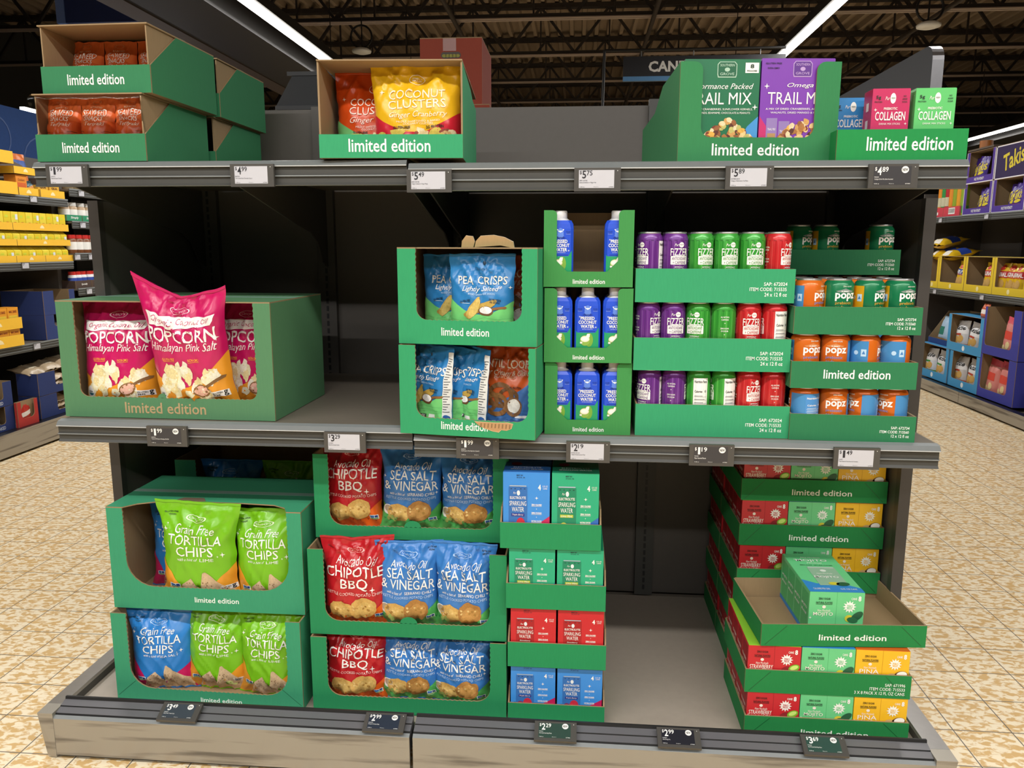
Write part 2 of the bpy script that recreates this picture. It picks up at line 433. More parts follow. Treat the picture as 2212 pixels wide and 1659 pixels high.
# ------------------------------------------------------------------ price tags
TAGF, SCR_L, SCR_D, INKD = m('#4b4946', 'plastic'), m('#c3c4cc', 'plastic'), m('#3b3a3d', 'plastic'), m('#26262c')
def price_tag(x, y, z, price, brand, desc, label, dark=False, new=False, rx=0, scr=None, w=.101, h=.050, group='shelf price tags', rz=0, lines=True):
    t = thing('price_tag', label, 'price tag', (x, y, z), rz, group, rx)
    q = MB(); q.panel([(-w / 2, -h / 2), (w / 2, -h / 2), (w / 2, h / 2), (-w / 2, h / 2)], (0, 0, 0), (1, 0, 0), (0, 0, 1), .008, TAGF, TAGF, TAGF); fr = q.build('frame', t)
    S = Flat((-w / 2, 0, -h / 2), (1, 0, 0), (0, 0, 1)); q = MB()
    a, b, c, d = .10 * w, .86 * w, .14 * h, .90 * h
    q.shape([(a, c), (b, c), (b, d), (a, d)], scr or (SCR_D if dark else SCR_L), S, 1); ink = WHITE if dark else INKD
    big, cents = price.split('.')
    q.text('$', S, .14 * w, .79 * h, .042 * w, .17 * h, ink, 2, .01); q.text(big, S, .215 * w, .71 * h, (.050 if big == '1' else .085) * w, .34 * h, ink, 2, .02 if big != '1' else .01)
    q.text(cents, S, .33 * w, .775 * h, .125 * w, .21 * h, ink, 2, .012)
    if lines:
        q.text(brand, S, .12 * w + .006 * len(brand) * w, .455 * h, .013 * len(brand) * w, .055 * h, ink, 2)
        q.text(desc, S, .12 * w + .5 * min(.011 * len(desc), .66) * w, .365 * h, min(.011 * len(desc), .66) * w, .07 * h, ink, 2)
        for cx, s in ((.17, '5.08 oz'), (.47, '39.2c per oz'), (.80, '67082')): q.text(s, S, cx * w, .185 * h, .1 * w, .04 * h, ink, 2)
    if new:
        q.shape([(.73 * w + .0075 * math.cos(i * PI / 10), .76 * h + .0072 * math.sin(i * PI / 10)) for i in range(20)], WHITE, S, 2)
        q.text('NEW', S, .73 * w, .76 * h, .11 * w, .12 * h, SCR_D, 3, .02)
    q.shape([(.93 * w + .0009 * math.cos(i * PI / 4), .87 * h + .0009 * math.sin(i * PI / 4)) for i in range(8)], WHITE, S, 1)
    q.build('screen', fr)
    return t
def build_tags():
    for x, z, p, b, d, dk, l in ((-1.07, 1.443, '1.99', "CLANCY'S", 'Seaweed Snacks Teriyaki', 0, 'price tag reading 1.99 below the seaweed boxes on the upper shelf'),
        (-.63, 1.441, '4.99', "BENTON'S", 'Mini Cookie Packs Chocolate Chip or', 0, 'price tag reading 4.99 on the upper shelf'),
        (-.225, 1.427, '5.49', 'SIMPLY NATURE', 'Ginger Cranberry or Ginger Mango', 0, 'price tag reading 5.49 below the coconut cluster box'),
        (.147, 1.428, '5.75', 'SIMPLY NATURE', 'Banana Strawberry or Mango Fruit', 0, 'price tag reading 5.75 on the upper shelf rail'),
        (.472, 1.430, '5.89', 'SOUTHERN GROVE', 'Omega or Performance Trail Mixes', 0, 'price tag reading 5.89 below the trail mix box'),
        (.770, 1.432, '4.89', 'PURAQUA', 'Collagen Drink Mix Sticks Assorted', 1, 'dark price tag reading 4.89 below the collagen tray')):
        price_tag(x, -.022, z, p, b, d, l, dk, bool(dk))
    for x, z, p, b, d, dk, l in ((-.878, .829, '1.99', "CLANCY'S", 'Coconut Oil Popcorn Himalayan Pink Salt', 1, 'dark price tag reading 1.99 below the popcorn box'),
        (-.438, .824, '3.29', 'SAVORITZ', 'Baked Sourdough Cracker', 0, 'price tag reading 3.29 below the empty part of the middle shelf'),
        (-.120, .817, '1.99', "CLANCY'S", 'Lentil Loops or Pea Chips Sour Cream &', 1, 'dark price tag reading 1.99 below the pea crisp boxes'),
        (.138, .814, '2.19', "NATURE'S NECTAR", 'Organic Pressed Coconut Water', 0, 'price tag reading 2.19 below the coconut water boxes'),
        (.420, .813, '1.19', 'PURAQUA', 'Fizzer Assorted Flavors', 1, 'dark price tag reading 1.19 below the slim can trays'),
        (.742, .813, '1.49', 'SUMMIT', 'Popz Seasonal Soda Assorted Varieties', 0, 'price tag reading 1.49 below the short can trays')):
        price_tag(x, -.022, z, p, b, d, l, dk, bool(dk))
    nav, grn = m('#26303f', 'plastic'), m('#2b443c', 'plastic')
    for x, p, b, d, sc, l in ((-.865, '3.49', "CLANCY'S", 'Grain Free Tortilla Chips', m('#39424b', 'plastic'), 'price tag reading 3.49 lying on the base rail'),
        (-.345, '2.99', "CLANCY'S", 'Avocado Oil Kettle Chips', nav, 'price tag reading 2.99 lying left of the seam in the base rail'),
        (.072, '2.29', 'PURAQUA', 'Electrolyte Sparkling Water', grn, 'price tag reading 2.29 lying on the base rail'),
        (.364, '2.99', "CLANCY'S", 'Grain Energy Mix', m('#1f2029', 'plastic'), 'price tag reading 2.99 lying in front of the empty base shelf'),
        (.699, '3.69', 'PURAQUA', 'New Mocktail Sparkling Water', m('#2c4a42', 'plastic'), 'price tag reading 3.69 lying in front of the cocktail cartons')):
        price_tag(x, -.084, .139, p, b, d, l, True, True, -66, sc)
build_tags()
# ================================================================== art helper: everything in fractions of the face
class Art:
    def __init__(s, mb, S, W, H): s.mb, s.S, s.W, s.H = mb, S, W, H
    def t(s, st, x, y, w, h, c='#f2f2ee', bold=0.0, shear=0.0, rot=0, arc=0, l=4):
        s.mb.text(st, s.S, x * s.W, y * s.H, w * s.W, h * s.H, m(c), l, bold, shear, rot, arc)
    def p(s, pts, c, kind='ink', l=1):
        s.mb.shape([(x * s.W, y * s.H) for x, y in pts], m(c, kind) if isinstance(c, str) else c, s.S, l)
    def sub(s, y0, k):
        S0 = s.S; off = y0 * s.H
        class O:
            curved = S0.curved; bounds = (S0.bounds[0], S0.bounds[1], S0.bounds[2] - off, S0.bounds[3] - off) if S0.curved else None
            def lines(q, a, b, c, d): x, y = S0.lines(a, b, c + off, d + off); return x, [v - off for v in y]
            def __call__(q, x, y, l=0): return S0(x, y + off, l)
        r = Art(s.mb, O(), s.W, s.H * k); r.low = -y0 / k; return r
    low = 0
    def r(s, x0, x1, y0, y1, c, kind='ink', l=2): s.p([(x0, y0), (x1, y0), (x1, y1), (x0, y1)], c, kind, l)
    def e(s, x, y, rx, ry, c, kind='ink', l=2, rot=0, n=18, jag=0, seed=0):
        rn = random.Random(seed); a = s.W / s.H; q = []; cr, sr = math.cos(math.radians(rot)), math.sin(math.radians(rot))
        for i in range(n):
            k = 1 + (rn.uniform(-jag, jag) if jag else 0); u, v = rx * k * math.cos(2 * PI * i / n), ry * k * math.sin(2 * PI * i / n) / a
            q.append((x + u * cr - v * sr, y + (u * sr + v * cr) * a))
        s.p(q, c, kind, l)
    def ring(s, x, y, rx, ry, th, c, l=3, n=20):
        a = s.W / s.H
        for i in range(n):
            A, B = 2 * PI * i / n, 2 * PI * (i + 1) / n
            s.p([(x + r_ * math.cos(g) * rx, y + r_ * math.sin(g) * ry) for r_, g in ((1, A), (1, B), (1 - th, B), (1 - th, A))][::-1], c, 'ink', l)
    def spark(s, x, y, r, c='#f2f2ee'):
        a = s.W / s.H; q = []
        for i in range(8):
            k = r if i % 2 == 0 else r * .28; q.append((x + k * math.cos(i * PI / 4), y + k * math.sin(i * PI / 4) * a))
        s.p(q, c, 'ink', 3)
    def wave(s, f, c, l=1, n=14, top=False):          # area below (or above) a curve
        q = [(i / n, f(i / n)) for i in range(n + 1)]
        s.p(([(0, s.low), (1, s.low)] + q[::-1]) if not top else (q + [(1, 1), (0, 1)]), c, 'film' if s.S.curved else 'carton', l)
    def badge(s, x, y, w=.12, h=.055):                # certification mark
        s.r(x - w / 2, x + w / 2, y - h / 2, y + h / 2, '#e9ebea', l=3); s.r(x - w * .42, x + w * .05, y - h * .1, y + h * .4, '#3a6ea8', l=4)
        s.r(x + w * .1, x + w * .42, y - h * .1, y + h * .4, '#2b3e7a', l=4); s.r(x - w * .42, x + w * .42, y - h * .42, y - h * .18, '#6a9c3d', l=4)
    def gf(s, x, y, w=.2, h=.05):
        s.r(x - w / 2, x + w / 2, y - h / 2, y + h / 2, '#eceae6', l=3); s.t('GLUTEN', x - w * .12, y + h * .17, w * .55, h * .3, '#222222', .02, l=5)
        s.t('FREE', x - w * .2, y - h * .22, w * .36, h * .3, '#222222', .02, l=5); s.t('g', x + w * .32, y, w * .22, h * .9, '#222222', .02, l=5)

# ------------------------------------------------------------------ filled bags: pillow bags and stand-up pouches
def sm(x): x = max(0., min(1., x)); return x * x * (3 - 2 * x)
def bag(name, label, cat, group, W, H, T, base, art, loc, rz=0, rx=0, ry=0, seed=0, pouch=False, tl=0, tr=0, dip=0, crease=.008, back=None, fold=0, parts=True):
    t = thing(name, label, cat, loc, rz, group, rx, ry)
    NX, NY = (34, 44) if parts else (14, 18)
    xs = [-W / 2 + W * i / NX for i in range(NX + 1)]; ys = [H * j / NY for j in range(NY + 1)]
    def surf(i, j, sd):
        u, v = 2 * i / NX - 1, j / NY; e = max(0., 1 - abs(u) ** 2.6)
        if pouch: g = sm((1 - v) / .55) * (.80 + .20 * sm(v / .15)); gx = .06 * sm((1 - v) / .5)
        else: g = sm((v + .02) / .26) ** .7 * sm((1.0 - v) / .34) ** .8; gx = .16 * g
        th = T / 2 * e ** .55 * g
        P = Vector((u * W * 2.6, v * H * 2.6, seed * 7.3 + (0 if sd < 0 else 3)))
        n = noise.noise(P * 4.2); rid = (1 - abs(n)) ** 4; n2 = noise.noise(P * 9 + Vector((5, 2, 1)))
        w = e ** .6 * (.30 + .9 * sm((v - .62) / .25) + .7 * sm((.26 - v) / .2)) * (0 if v > .975 else 1)
        th += w * crease * 1.0 * (rid - .45) + w * .0030 * n2
        end = math.exp(-(1 - v) / .09) + (0 if pouch else math.exp(-v / .07))
        d1 = u * .9 + v * 2.1 + .5 * noise.noise(P * 1.3); d2 = u * 1.4 - v * 1.7 + .5 * noise.noise(P * 1.1 + Vector((9, 1, 0)))
        f1 = (1 - abs(noise.noise(Vector((d1 * 3.1, seed * 1.7, .6 * u))))) ** 6; f2 = (1 - abs(noise.noise(Vector((d2 * 2.7, seed * 2.9, .6 * v))))) ** 6
        th += e ** .8 * crease * .75 * (f1 + f2 - .6) * (.40 + sm((v - .5) / .3) + .6 * sm((.3 - v) / .25)) * (0 if v > .975 else 1)
        th += .0030 * e * end * math.sin(u * 15 + seed * 2 + 2.5 * n)
        th = max(th, .0006 if e > 0 else 0)
        x = u * W / 2 * (1 - gx) + .003 * noise.noise(Vector((v * 9, seed, 4))) * abs(u)
        z = v * H + v ** 4 * (tl * max(0, -u) + tr * max(0, u) - dip * (1 - u * u)) + .003 * noise.noise(Vector((u * 3, v * 8, seed)))
        z = max(z, 0.0)
        y = sd * th + fold * sm((v - .72) / .28) * (.6 + .4 * n)
        return Vector((x, y + T * .5, z))
    F = [[surf(i, j, -1) for i in range(NX + 1)] for j in range(NY + 1)]
    B = [[surf(i, j, 1) for i in range(NX + 1)] for j in range(NY + 1)]
    q = MB(); n = NX + 1
    fs = [(j * n + i, j * n + i + 1, (j + 1) * n + i + 1, (j + 1) * n + i) for j in range(NY) for i in range(NX)]
    q.add([v for r_ in F for v in r_], fs, base, True)
    q.add([v for r_ in B for v in r_], [tuple(reversed(f)) for f in fs], back or base, True)
    if pouch:                                   # folded bottom gusset
        q.add(F[0] + B[0], [(i, n + i, n + i + 1, i + 1) for i in range(NX)], base)
    S0 = Grid(xs, ys, F)
    class Sh:                                   # shift so art starts at the lower left corner
        curved = True; bounds = (1e-5, W - 1e-5, 1e-5, H - 1e-5)
        def lines(s, a, b, c, d):
            l, k = S0.lines(a - W / 2, b - W / 2, c, d); return [x + W / 2 for x in l], k
        def __call__(s, x, y, l=0): return S0(x - W / 2, y, l)
    art(Art(q, Sh(), W, H))
    q.build('bag_body', t)
    if parts:
        for nm, j0, j1 in (('top_seal', NY - 1, NY),) + ((('bottom_seal', 0, 1),) if not pouch else ()):
            s = MB(); vs = []; M_ = 4
            for k in range(M_ + 1):
                for i in range(NX + 1):
                    a = F[j0][i].lerp(F[j1][i], k / M_); vs.append(a + Vector((0, -.0014 - (.0009 if k % 2 else 0), 0)))
            s.add(vs, [(k * n + i, k * n + i + 1, (k + 1) * n + i + 1, (k + 1) * n + i) for k in range(M_) for i in range(NX)], base if nm == 'top_seal' or not back else base, True)
            s.build(nm, t)
    return t

SPECK, CHIP, CHIP2, POP, POP2, CREAM = '#c9ad8c', '#c9a056', '#a9783a', '#efe6c4', '#e2d39c', '#f3ead2'
def art_popcorn(a):
    a.wave(lambda x: .22 + .62 * abs(x - .45) ** 1.6 + .06 * x, '#e59a2c')
    rn = random.Random(5)
    for k in range(46):
        u = rn.uniform(-1, 1); h = (1 - abs(u) ** 1.3); y = .18 + rn.uniform(0, 1) * .31 * h; x = .42 + u * .32
        a.e(x, y, rn.uniform(.035, .075), rn.uniform(.035, .07), rn.choice([POP, POP, POP2, CREAM, '#e9dfba']), 'food', 2 + k * .04, 0, 11, .3, k)
    for k in range(10): a.e(.78 + rn.uniform(-.08, .08), .32 + rn.uniform(-.03, .05), .05, .05, rn.choice([POP, CREAM, POP2]), 'food', 3 + k * .04, 0, 11, .3, 70 + k)
    a.p([(.74, .245), (.95, .315), (.96, .335), (.92, .335), (.73, .265)], '#7d5a34', l=4.6); a.e(.66, .22, .11, .055, '#8a6238', l=4.8, rot=12); a.e(.66, .223, .095, .042, '#e3b3a0', 'food', 5.2, 12)
    a.p([(.10, .735), (.88, .745), (.92, .82), (.09, .82)], '#efecea', l=3)
    a.t('Organic Coconut Oil', .51, .776, .70, .055, '#c01f63', -.005, .3, l=5)
    a.t('POPCORN', .50, .675, .84, .105, bold=.012); a.t('Himalayan Pink Salt', .50, .575, .84, .085, bold=0, shear=.35)
    a.t('GLUTEN FREE', .30, .485, .17, .022, '#f0a63a', .01); a.t('NON-GMO', .62, .478, .14, .022, '#f0a63a', .01)
    a.r(.22, .38, .466, .469, '#f0a63a'); a.r(.55, .69, .459, .462, '#f0a63a')
    a.spark(.92, .64, .035); a.spark(.88, .60, .018); a.spark(.09, .70, .03)
    a.ring(.5, .87, .12, .03, .12, '#f2c8d8'); a.t("Clancy's", .5, .87, .17, .03, '#f2c8d8', 0, .3)
    a.e(.13, .19, .055, .055, '#eeeeea', l=4); a.p([(.085, .18), (.175, .18), (.16, .162), (.13, .155), (.10, .162)], '#2f6b7a', l=5); a.t('USDA', .13, .195, .07, .014, '#2f5a5a', .02, l=6)
    a.gf(.86, .185, .20, .05)
def art_tortilla(lime):
    bot = '#e39a2e' if lime else '#c41c5c'
    def f(a):
        a = a.sub(.10, .90)
        a.wave(lambda x: .42 - 1.15 * x if x < .5 else (.80 * (x - .5) ** 1.2 if lime else .66 * (x - .5) ** 1.1), bot)
        a.p([(.22, -.08), (.30, .12), (.44, .20), (.66, -.08)], SPECK, 'food', 2); a.p([(.53, -.08), (.60, .27), (.63, .28), (.97, .05), (.95, -.08)], '#cdb18c', 'food', 3)
        rn = random.Random(9)
        for k in range(34):
            x, y = rn.uniform(.3, .9), rn.uniform(.01, .17)
            if y < .19 - .5 * max(0, x - .63) - .2 * max(0, .5 - x): a.e(x, y, .007, .007, '#8a6a48', l=5 + k * .03, n=6)
        if lime: a.p([(.66, .01), (.68, .055), (.74, .06), (.83, .02), (.80, .0)], '#cfe08a', l=5); a.p([(.66, .01), (.67, .045), (.69, .05), (.70, .0)], '#5f9a2a', l=6)
        a.t('Grain Free', .50, .735, .52, .085, shear=.3); a.t('TORTILLA', .50, .625, .72, .105, bold=.004); a.t('CHIPS', .50, .50, .50, .105, bold=.004)
        a.t('with a hint of', .40, .415, .28, .032, shear=.3); a.t('LIME' if lime else 'SEA SALT', .66 if lime else .68, .415, .18 if lime else .28, .03)
        a.ring(.50, .84, .13, .035, .14, '#e4f2d0' if lime else '#a8cdf0'); a.t("Clancy's", .50, .84, .19, .032, '#e4f2d0' if lime else '#a8cdf0', .01, .3)
        a.t('GLUTEN FREE', .19, .885, .16, .016, '#20301a', .02); a.t('VEGAN', .19, .855, .09, .016, '#20301a', .02)
        a.spark(.10, .72, .03); a.spark(.86, .47, .032); a.spark(.80, .45, .015); a.spark(.13, .765, .014)
        a.badge(.20, .10, .15, .055)
        if lime: a.gf(.90, .09, .19, .05)
    return f
def chips(a, y, s=1.0, dark=False):
    for k, (x, dy, rx, ry, r_) in enumerate([(.30, 0, .20, .105, -8), (.64, .045, .21, .120, 10)]):
        a.e(x, y + dy * .7, rx * s, ry * s, CHIP if k == 0 or not dark else '#a9783a', 'food', 3 + 3 * k, r_, 26, .05, k + 3)
        a.e(x + .02, y + dy * .7 - .004, rx * .72 * s, ry * .6 * s, '#cfac62' if k == 0 or not dark else '#bb8b48', 'food', 4 + 3 * k, r_, 20, .16, k + 9)
        rn = random.Random(k + 20)
        for i in range(9): a.e(x + rn.uniform(-.7, .7) * rx, y + dy * .7 + rn.uniform(-.4, .4) * ry * .6, .022, .012, rn.choice(['#a67c38', '#dcbc78', '#b58a46']), 'food', 5 + 3 * k + i * .05, rn.uniform(-40, 40), 7)
def art_chipotle(a):
    a.wave(lambda x: .19 + .60 * max(0, x - .74) + .30 * max(0, .16 - x), '#e0621e'); rn = random.Random(2)
    for k in range(7): x = .1 + .13 * k; a.p([(x, .15), (x + .05, .15), (x + .025, .12)], '#a83a16', l=2)
    chips(a, .23); a.e(.07, .19, .06, .05, '#5a2a1c', l=2); a.badge(.88, .17, .13, .05)
    a.t('Avocado Oil', .52, .775, .62, .08, shear=.3); a.t('CHIPOTLE', .50, .665, .88, .115, bold=.006); a.t('BBQ', .50, .525, .42, .125, bold=.006)
    a.t('KETTLE COOKED POTATO CHIPS', .50, .425, .86, .032, '#f0d6d0', arc=-.25); a.spark(.78, .465, .045); a.spark(.70, .44, .02)
    a.ring(.5, .875, .13, .026, .14, '#f0b8b0'); a.t("Clancy's", .5, .875, .18, .026, '#f0b8b0', .01, .3); a.t('GLUTEN FREE', .84, .935, .13, .014, '#3a1010', .02); a.t('VEGAN', .14, .90, .1, .014, '#3a1010', .02)
def art_vinegar(a):
    a.wave(lambda x: .20 + .46 * max(0, .3 - x) + .6 * max(0, x - .76), '#52ae5a'); rn = random.Random(4)
    for k in range(9): x = .05 + .11 * k; a.p([(x, .165), (x + .05, .155), (x + .02, .13)], '#2f8a48', l=2)
    a.e(.12, .26, .10, .06, '#e6e6e2', l=2); a.e(.12, .27, .075, .04, '#a89880', l=3); chips(a, .23, 1, True)
    for x, y in ((.14, .16), (.20, .175), (.25, .15)): a.e(x, y, .03, .03, '#9cae5a', 'food', 5)
    a.t('Avocado Oil', .52, .775, .60, .075, shear=.3); a.t('SEA SALT', .53, .675, .76, .105, bold=.004); a.t('& VINEGAR', .50, .555, .90, .108, bold=.004)
    a.t('with a hint of', .28, .46, .26, .032, shear=.3); a.t('SERRANO CHILI', .67, .46, .44, .034, bold=.004); a.t('KETTLE COOKED POTATO CHIPS', .50, .412, .84, .03, '#bcd6f2', arc=-.2)
    a.ring(.5, .875, .15, .03, .14, '#a9c9ee'); a.t("Clancy's", .5, .875, .2, .03, '#a9c9ee', .01, .3); a.t('GLUTEN FREE', .85, .93, .14, .015, '#16283c', .02); a.t('VEGAN', .85, .905, .09, .015, '#16283c', .02)
    a.badge(.87, .165, .13, .05); a.spark(.05, .66, .03); a.spark(.93, .47, .025)
def topo(a, c, y1, n=9, l=2):                         # fine contour lines printed on the lower field
    for k in range(n):
        y = .015 + k * y1 / n; q = [(i / 12, y + .012 * math.sin(i * .9 + k) + .012 * math.sin(i * .37 + 2 * k)) for i in range(13)]
        a.p(q + [(x, y_ + .0035) for x, y_ in q[::-1]], c, 'ink', l)
def art_pea(a):
    a.wave(lambda x: .50 - .62 * math.sin(PI * min(1, max(0, x * .95))) ** 1.0 * .30, '#74cf78'); topo(a, '#5fb968', .28)
    a.t('PEA CRISPS', .53, .70, .76, .095, '#e9e6dc', .004); a.t('Lightly Salted*', .53, .60, .62, .075, shear=.3); a.t('BAKED GREEN PEA SNACKS', .53, .545, .42, .02, '#bcd8f0')
    a.t('GLUTEN FREE', .27, .465, .17, .028, '#13233a', .02, rot=12); a.r(.19, .35, .44, .446, '#bcd8f0'); a.t('5G PROTEIN', .74, .48, .18, .028, '#13233a', .02, rot=-5); a.t('PER SERVING', .74, .45, .15, .022, '#13233a', .02, rot=-5)
    for k, (x, y, r_) in enumerate([(.44, .37, 24), (.60, .41, 24), (.40, .39, 58), (.42, .38, 60)]):
        a.e(x, y, .21 - .015 * k, .045, ['#a88a3e', '#b99a46', '#c3a650', '#cfb562'][k], 'food', 2 + k, r_, 14, .08, k)
    a.p([(.68, .36), (.90, .385), (.92, .40), (.90, .41), (.66, .385)], '#8a5f34', l=4); a.e(.60, .355, .12, .055, '#6d4a2a', l=4); a.e(.60, .365, .10, .04, '#eeeeee', 'food', 5)
    a.t('1g TOTAL', .24, .15, .14, .02, l=5); a.r(.50, .62, .135, .175, '#3b4c3f', l=4); a.t('GF', .56, .155, .08, .025, '#f2f2ee', .02, l=5); a.r(.66, .76, .135, .175, '#e2e6e0', l=4); a.t('NET WT 3.5 OZ (99g)', .45, .08, .34, .022, l=5)
    a.t("Clancy's", .5, .83, .2, .045, '#1d5a86', .01, .3); a.e(.55, .895, .022, .022, '#123048'); a.spark(.95, .62, .03)
def art_lentil(a):
    a.wave(lambda x: .24 + .40 * x ** 1.7, '#3f6fae'); topo(a, '#345f9a', .24)
    a.t('LENTIL LOOPS', .48, .78, .84, .10, '#d9cdb8', .006); a.t('Sour Cream & Onion', .50, .675, .82, .065, '#d9cdb8', shear=.3); a.t('FLAVORED', .48, .62, .34, .035, '#c7a488')
    a.t('GLUTEN FREE', .16, .52, .18, .025, '#2a1408', .02); a.t('4G PROTEIN', .66, .50, .18, .025, '#2a1408', .02)
    for k, (x, y, r1) in enumerate([(.42, .40, .22), (.20, .33, .20), (.36, .29, .2), (.55, .38, .17)]):
        a.ring(x, y, r1, r1 * .72, .34, ['#6f4a24', '#7d5328', '#8a5f30', '#5f3f20'][k], 3 + k % 3, 22)
    a.e(.64, .27, .13, .12, '#7a5636', 'food', 5); a.e(.64, .285, .10, .085, '#e8e4da', 'food', 6)
    a.r(.66, .86, .135, .17, '#dfe2e6', l=4); a.t('NET WT 3.5 OZ', .35, .08, .4, .03, '#8fb0dc', l=5)
def art_cluster(mango):
    def f(a):
        c = '#6fb870' if mango else '#c51f33'
        a.wave(lambda x: .50 - .25 * math.sin(PI * min(1, max(0, x * .9 + .05))), c); topo(a, '#5aa462' if mango else '#b01b2e', .24, 7)
        w = '#efdccf' if mango else '#f6ead0'
        a.t('COCONUT', .52, .64, .64, .09, w, .002); a.t('CLUSTERS', .52, .535, .66, .09, w, .002); a.t('Ginger Mango' if mango else 'Ginger Cranberry', .53, .425, .66, .075, w, 0, .3)
        a.t('MILDLY SWEETENED & BAKED', .53, .36, .5, .02, w); a.t('COCONUT CLUSTERS', .53, .335, .34, .02, w)
        a.t('GLUTEN-FREE', .34, .30, .2, .028, '#2a1810', .03); a.t('2G PROTEIN', .72, .30, .2, .028, '#2a1810', .03); a.r(.24, .44, .277, .281, w)
        rn = random.Random(3)
        for k in range(14):
            x = .1 + .8 * rn.random(); a.e(x, .15 + rn.random() * .11, .06 + .03 * rn.random(), .04, rn.choice(['#d9bf8a', '#c9a468', '#e6d3a6', '#8a3a2a', '#c9b44a']), 'food', 3 + k * .06, rn.uniform(-40, 40), 9, .3, k)
        a.ring(.52, .80, .085, .055, .1, w); a.t('SIMPLY', .52, .815, .09, .018, w, .01); a.t('NATURE', .52, .79, .09, .018, w, .01); a.spark(.12, .68, .03, w)
    return f
def art_seaweed(a):
    a = a.sub(.40, .60)
    a.p([(0, 0), (1, 0), (1, .3), (.6, .42), (.3, .2), (0, .34)], '#d65c26', 'film', 1)
    a.t('ROASTED', .5, .70, .34, .045, '#f6d9b8', .01); a.t('SEAWEED', .5, .55, .68, .17, '#f8efe2', .002); a.t('SNACKS', .5, .385, .52, .125, '#f8efe2', .004); a.t('Teriyaki', .55, .23, .55, .12, '#f8efe2', 0, .3)
    a.ring(.5, .84, .13, .06, .15, '#e6a070'); a.r(.05, .25, .045, .056, '#5a2a14'); a.r(.75, .95, .045, .056, '#5a2a14')

# ------------------------------------------------------------------ corrugated display boxes
def u_cut(W, H, l, r, b, rad, teeth=True, topround=0, chamf=False):
    q = [(-W / 2, 0), (W / 2, 0), (W / 2, H)]
    if topround:
        q += [(r + topround, H)] + [(r + topround - topround * math.sin(k * PI / 8), H - topround + topround * math.cos(k * PI / 8)) for k in range(1, 5)]
    else: q += [(r, H)]
    def seg(a, b_):
        n = max(2, int(math.hypot(b_[0] - a[0], b_[1] - a[1]) / .006)); o = []
        for i in range(1, n):
            f = i / n; k = (.0009 if i % 2 else -.0009) if teeth else 0
            dx, dy = b_[0] - a[0], b_[1] - a[1]; L = math.hypot(dx, dy); o.append((a[0] + dx * f + dy / L * k, a[1] + dy * f - dx / L * k))
        return o
    top = H - topround
    q += seg((r, top), (r, b + rad)) + [(r, b + rad)]
    if chamf: q += [(r - rad, b)]
    else: q += [(r - rad + rad * math.cos(k * PI / 12), b + rad - rad * math.sin(k * PI / 12)) for k in range(1, 7)]
    q += seg((r - rad, b), (l + rad, b)) + [(l + rad, b)]
    if chamf: q += [(l, b + rad)]
    else: q += [(l + rad - rad * math.sin(k * PI / 12), b + rad - rad * math.cos(k * PI / 12)) for k in range(1, 7)]
    q += seg((l, b + rad), (l, top))
    if topround: q += [(l - topround + topround * math.sin(k * PI / 8), H - topround + topround * math.cos(k * PI / 8)) for k in range(4, 0, -1)] + [(l - topround, H)]
    else: q += [(l, H)]
    return q + [(-W / 2, H)]
def dbox(label, loc, W, D, H, col, rz=0, group=None, win=None, fh=None, side=None, bh=None, top=None, texts=(), name='display_box', cat='box', edge=KRAFT, inner=KRAFT, extra=None, sidetexts=(), creases=(), t_=.004):
    t = thing(name, label, cat, loc, rz, group); g = m(col, 'card')
    q = MB(); out = win if win else [(-W / 2, 0), (W / 2, 0), (W / 2, fh), (-W / 2, fh)]
    q.panel(out, (0, 0, 0), (1, 0, 0), (0, 0, 1), t_, g, inner, edge)
    S = Flat((-W / 2, 0, 0), (1, 0, 0), (0, 0, 1))
    for s_, cx, cz, w, h, c in texts: q.text(s_, S, cx * W, cz, w * W, h, m(c), 2, .012)
    if extra: extra(q, S)
    for a, b in creases:
        dx, dy = b[0] - a[0], b[1] - a[1]; L = math.hypot(dx, dy); k = .0007
        q.shape([(a[0] + W / 2 - dy / L * k, a[1] + dx / L * k), (a[0] + W / 2 + dy / L * k, a[1] - dx / L * k), (b[0] + W / 2 + dy / L * k, b[1] - dx / L * k), (b[0] + W / 2 - dy / L * k, b[1] + dx / L * k)], m(dark(col)), S, 1)
    q.build('front_panel', t)
    so = side if side else [(0, 0), (D, 0), (D, bh or H), (0, H)]
    so = [(max(a, t_ + .0002), b) for a, b in so]
    for sx in (-1, 1):
        q = MB(); x = sx * W / 2
        if sx > 0: q.panel(so, (x, 0, 0), (0, 1, 0), (0, 0, 1), t_, g, inner, edge)
        else: q.panel([(-a, b) for a, b in so[::-1]], (x, 0, 0), (0, -1, 0), (0, 0, 1), t_, g, inner, edge)
        q.build('side_panel', t)
    q = MB(); q.panel([(-W / 2 + t_, 0), (W / 2 - t_, 0), (W / 2 - t_, bh or H), (-W / 2 + t_, bh or H)], (0, D, 0), (1, 0, 0), (0, 0, 1), t_, inner, g, edge); q.build('back_panel', t)
    q = MB(); q.box(-W / 2 + t_, W / 2 - t_, t_, D - t_, .0005, .004, inner); q.build('bottom_panel', t)
    if top:
        q = MB(); pts = [(-W / 2, .0), (W / 2, .0), (W / 2, D), (-W / 2, D)] if top is True else top
        q.panel(pts, (0, 0, H + .003), (1, 0, 0), (0, 1, 0), .003, g, inner, edge)
        if D > .2: q.box(-W / 2, W / 2, D * .46, D * .54, H + .0032, H + .0036, m('#86a79b' if True else '', 'film'))
        q.build('top_panel', t)
    return t
def dark(c):
    c = c.lstrip('#'); return '#' + ''.join('%02x' % int(int(c[i:i + 2], 16) * .72) for i in (0, 2, 4))
LE = 'limited edition'

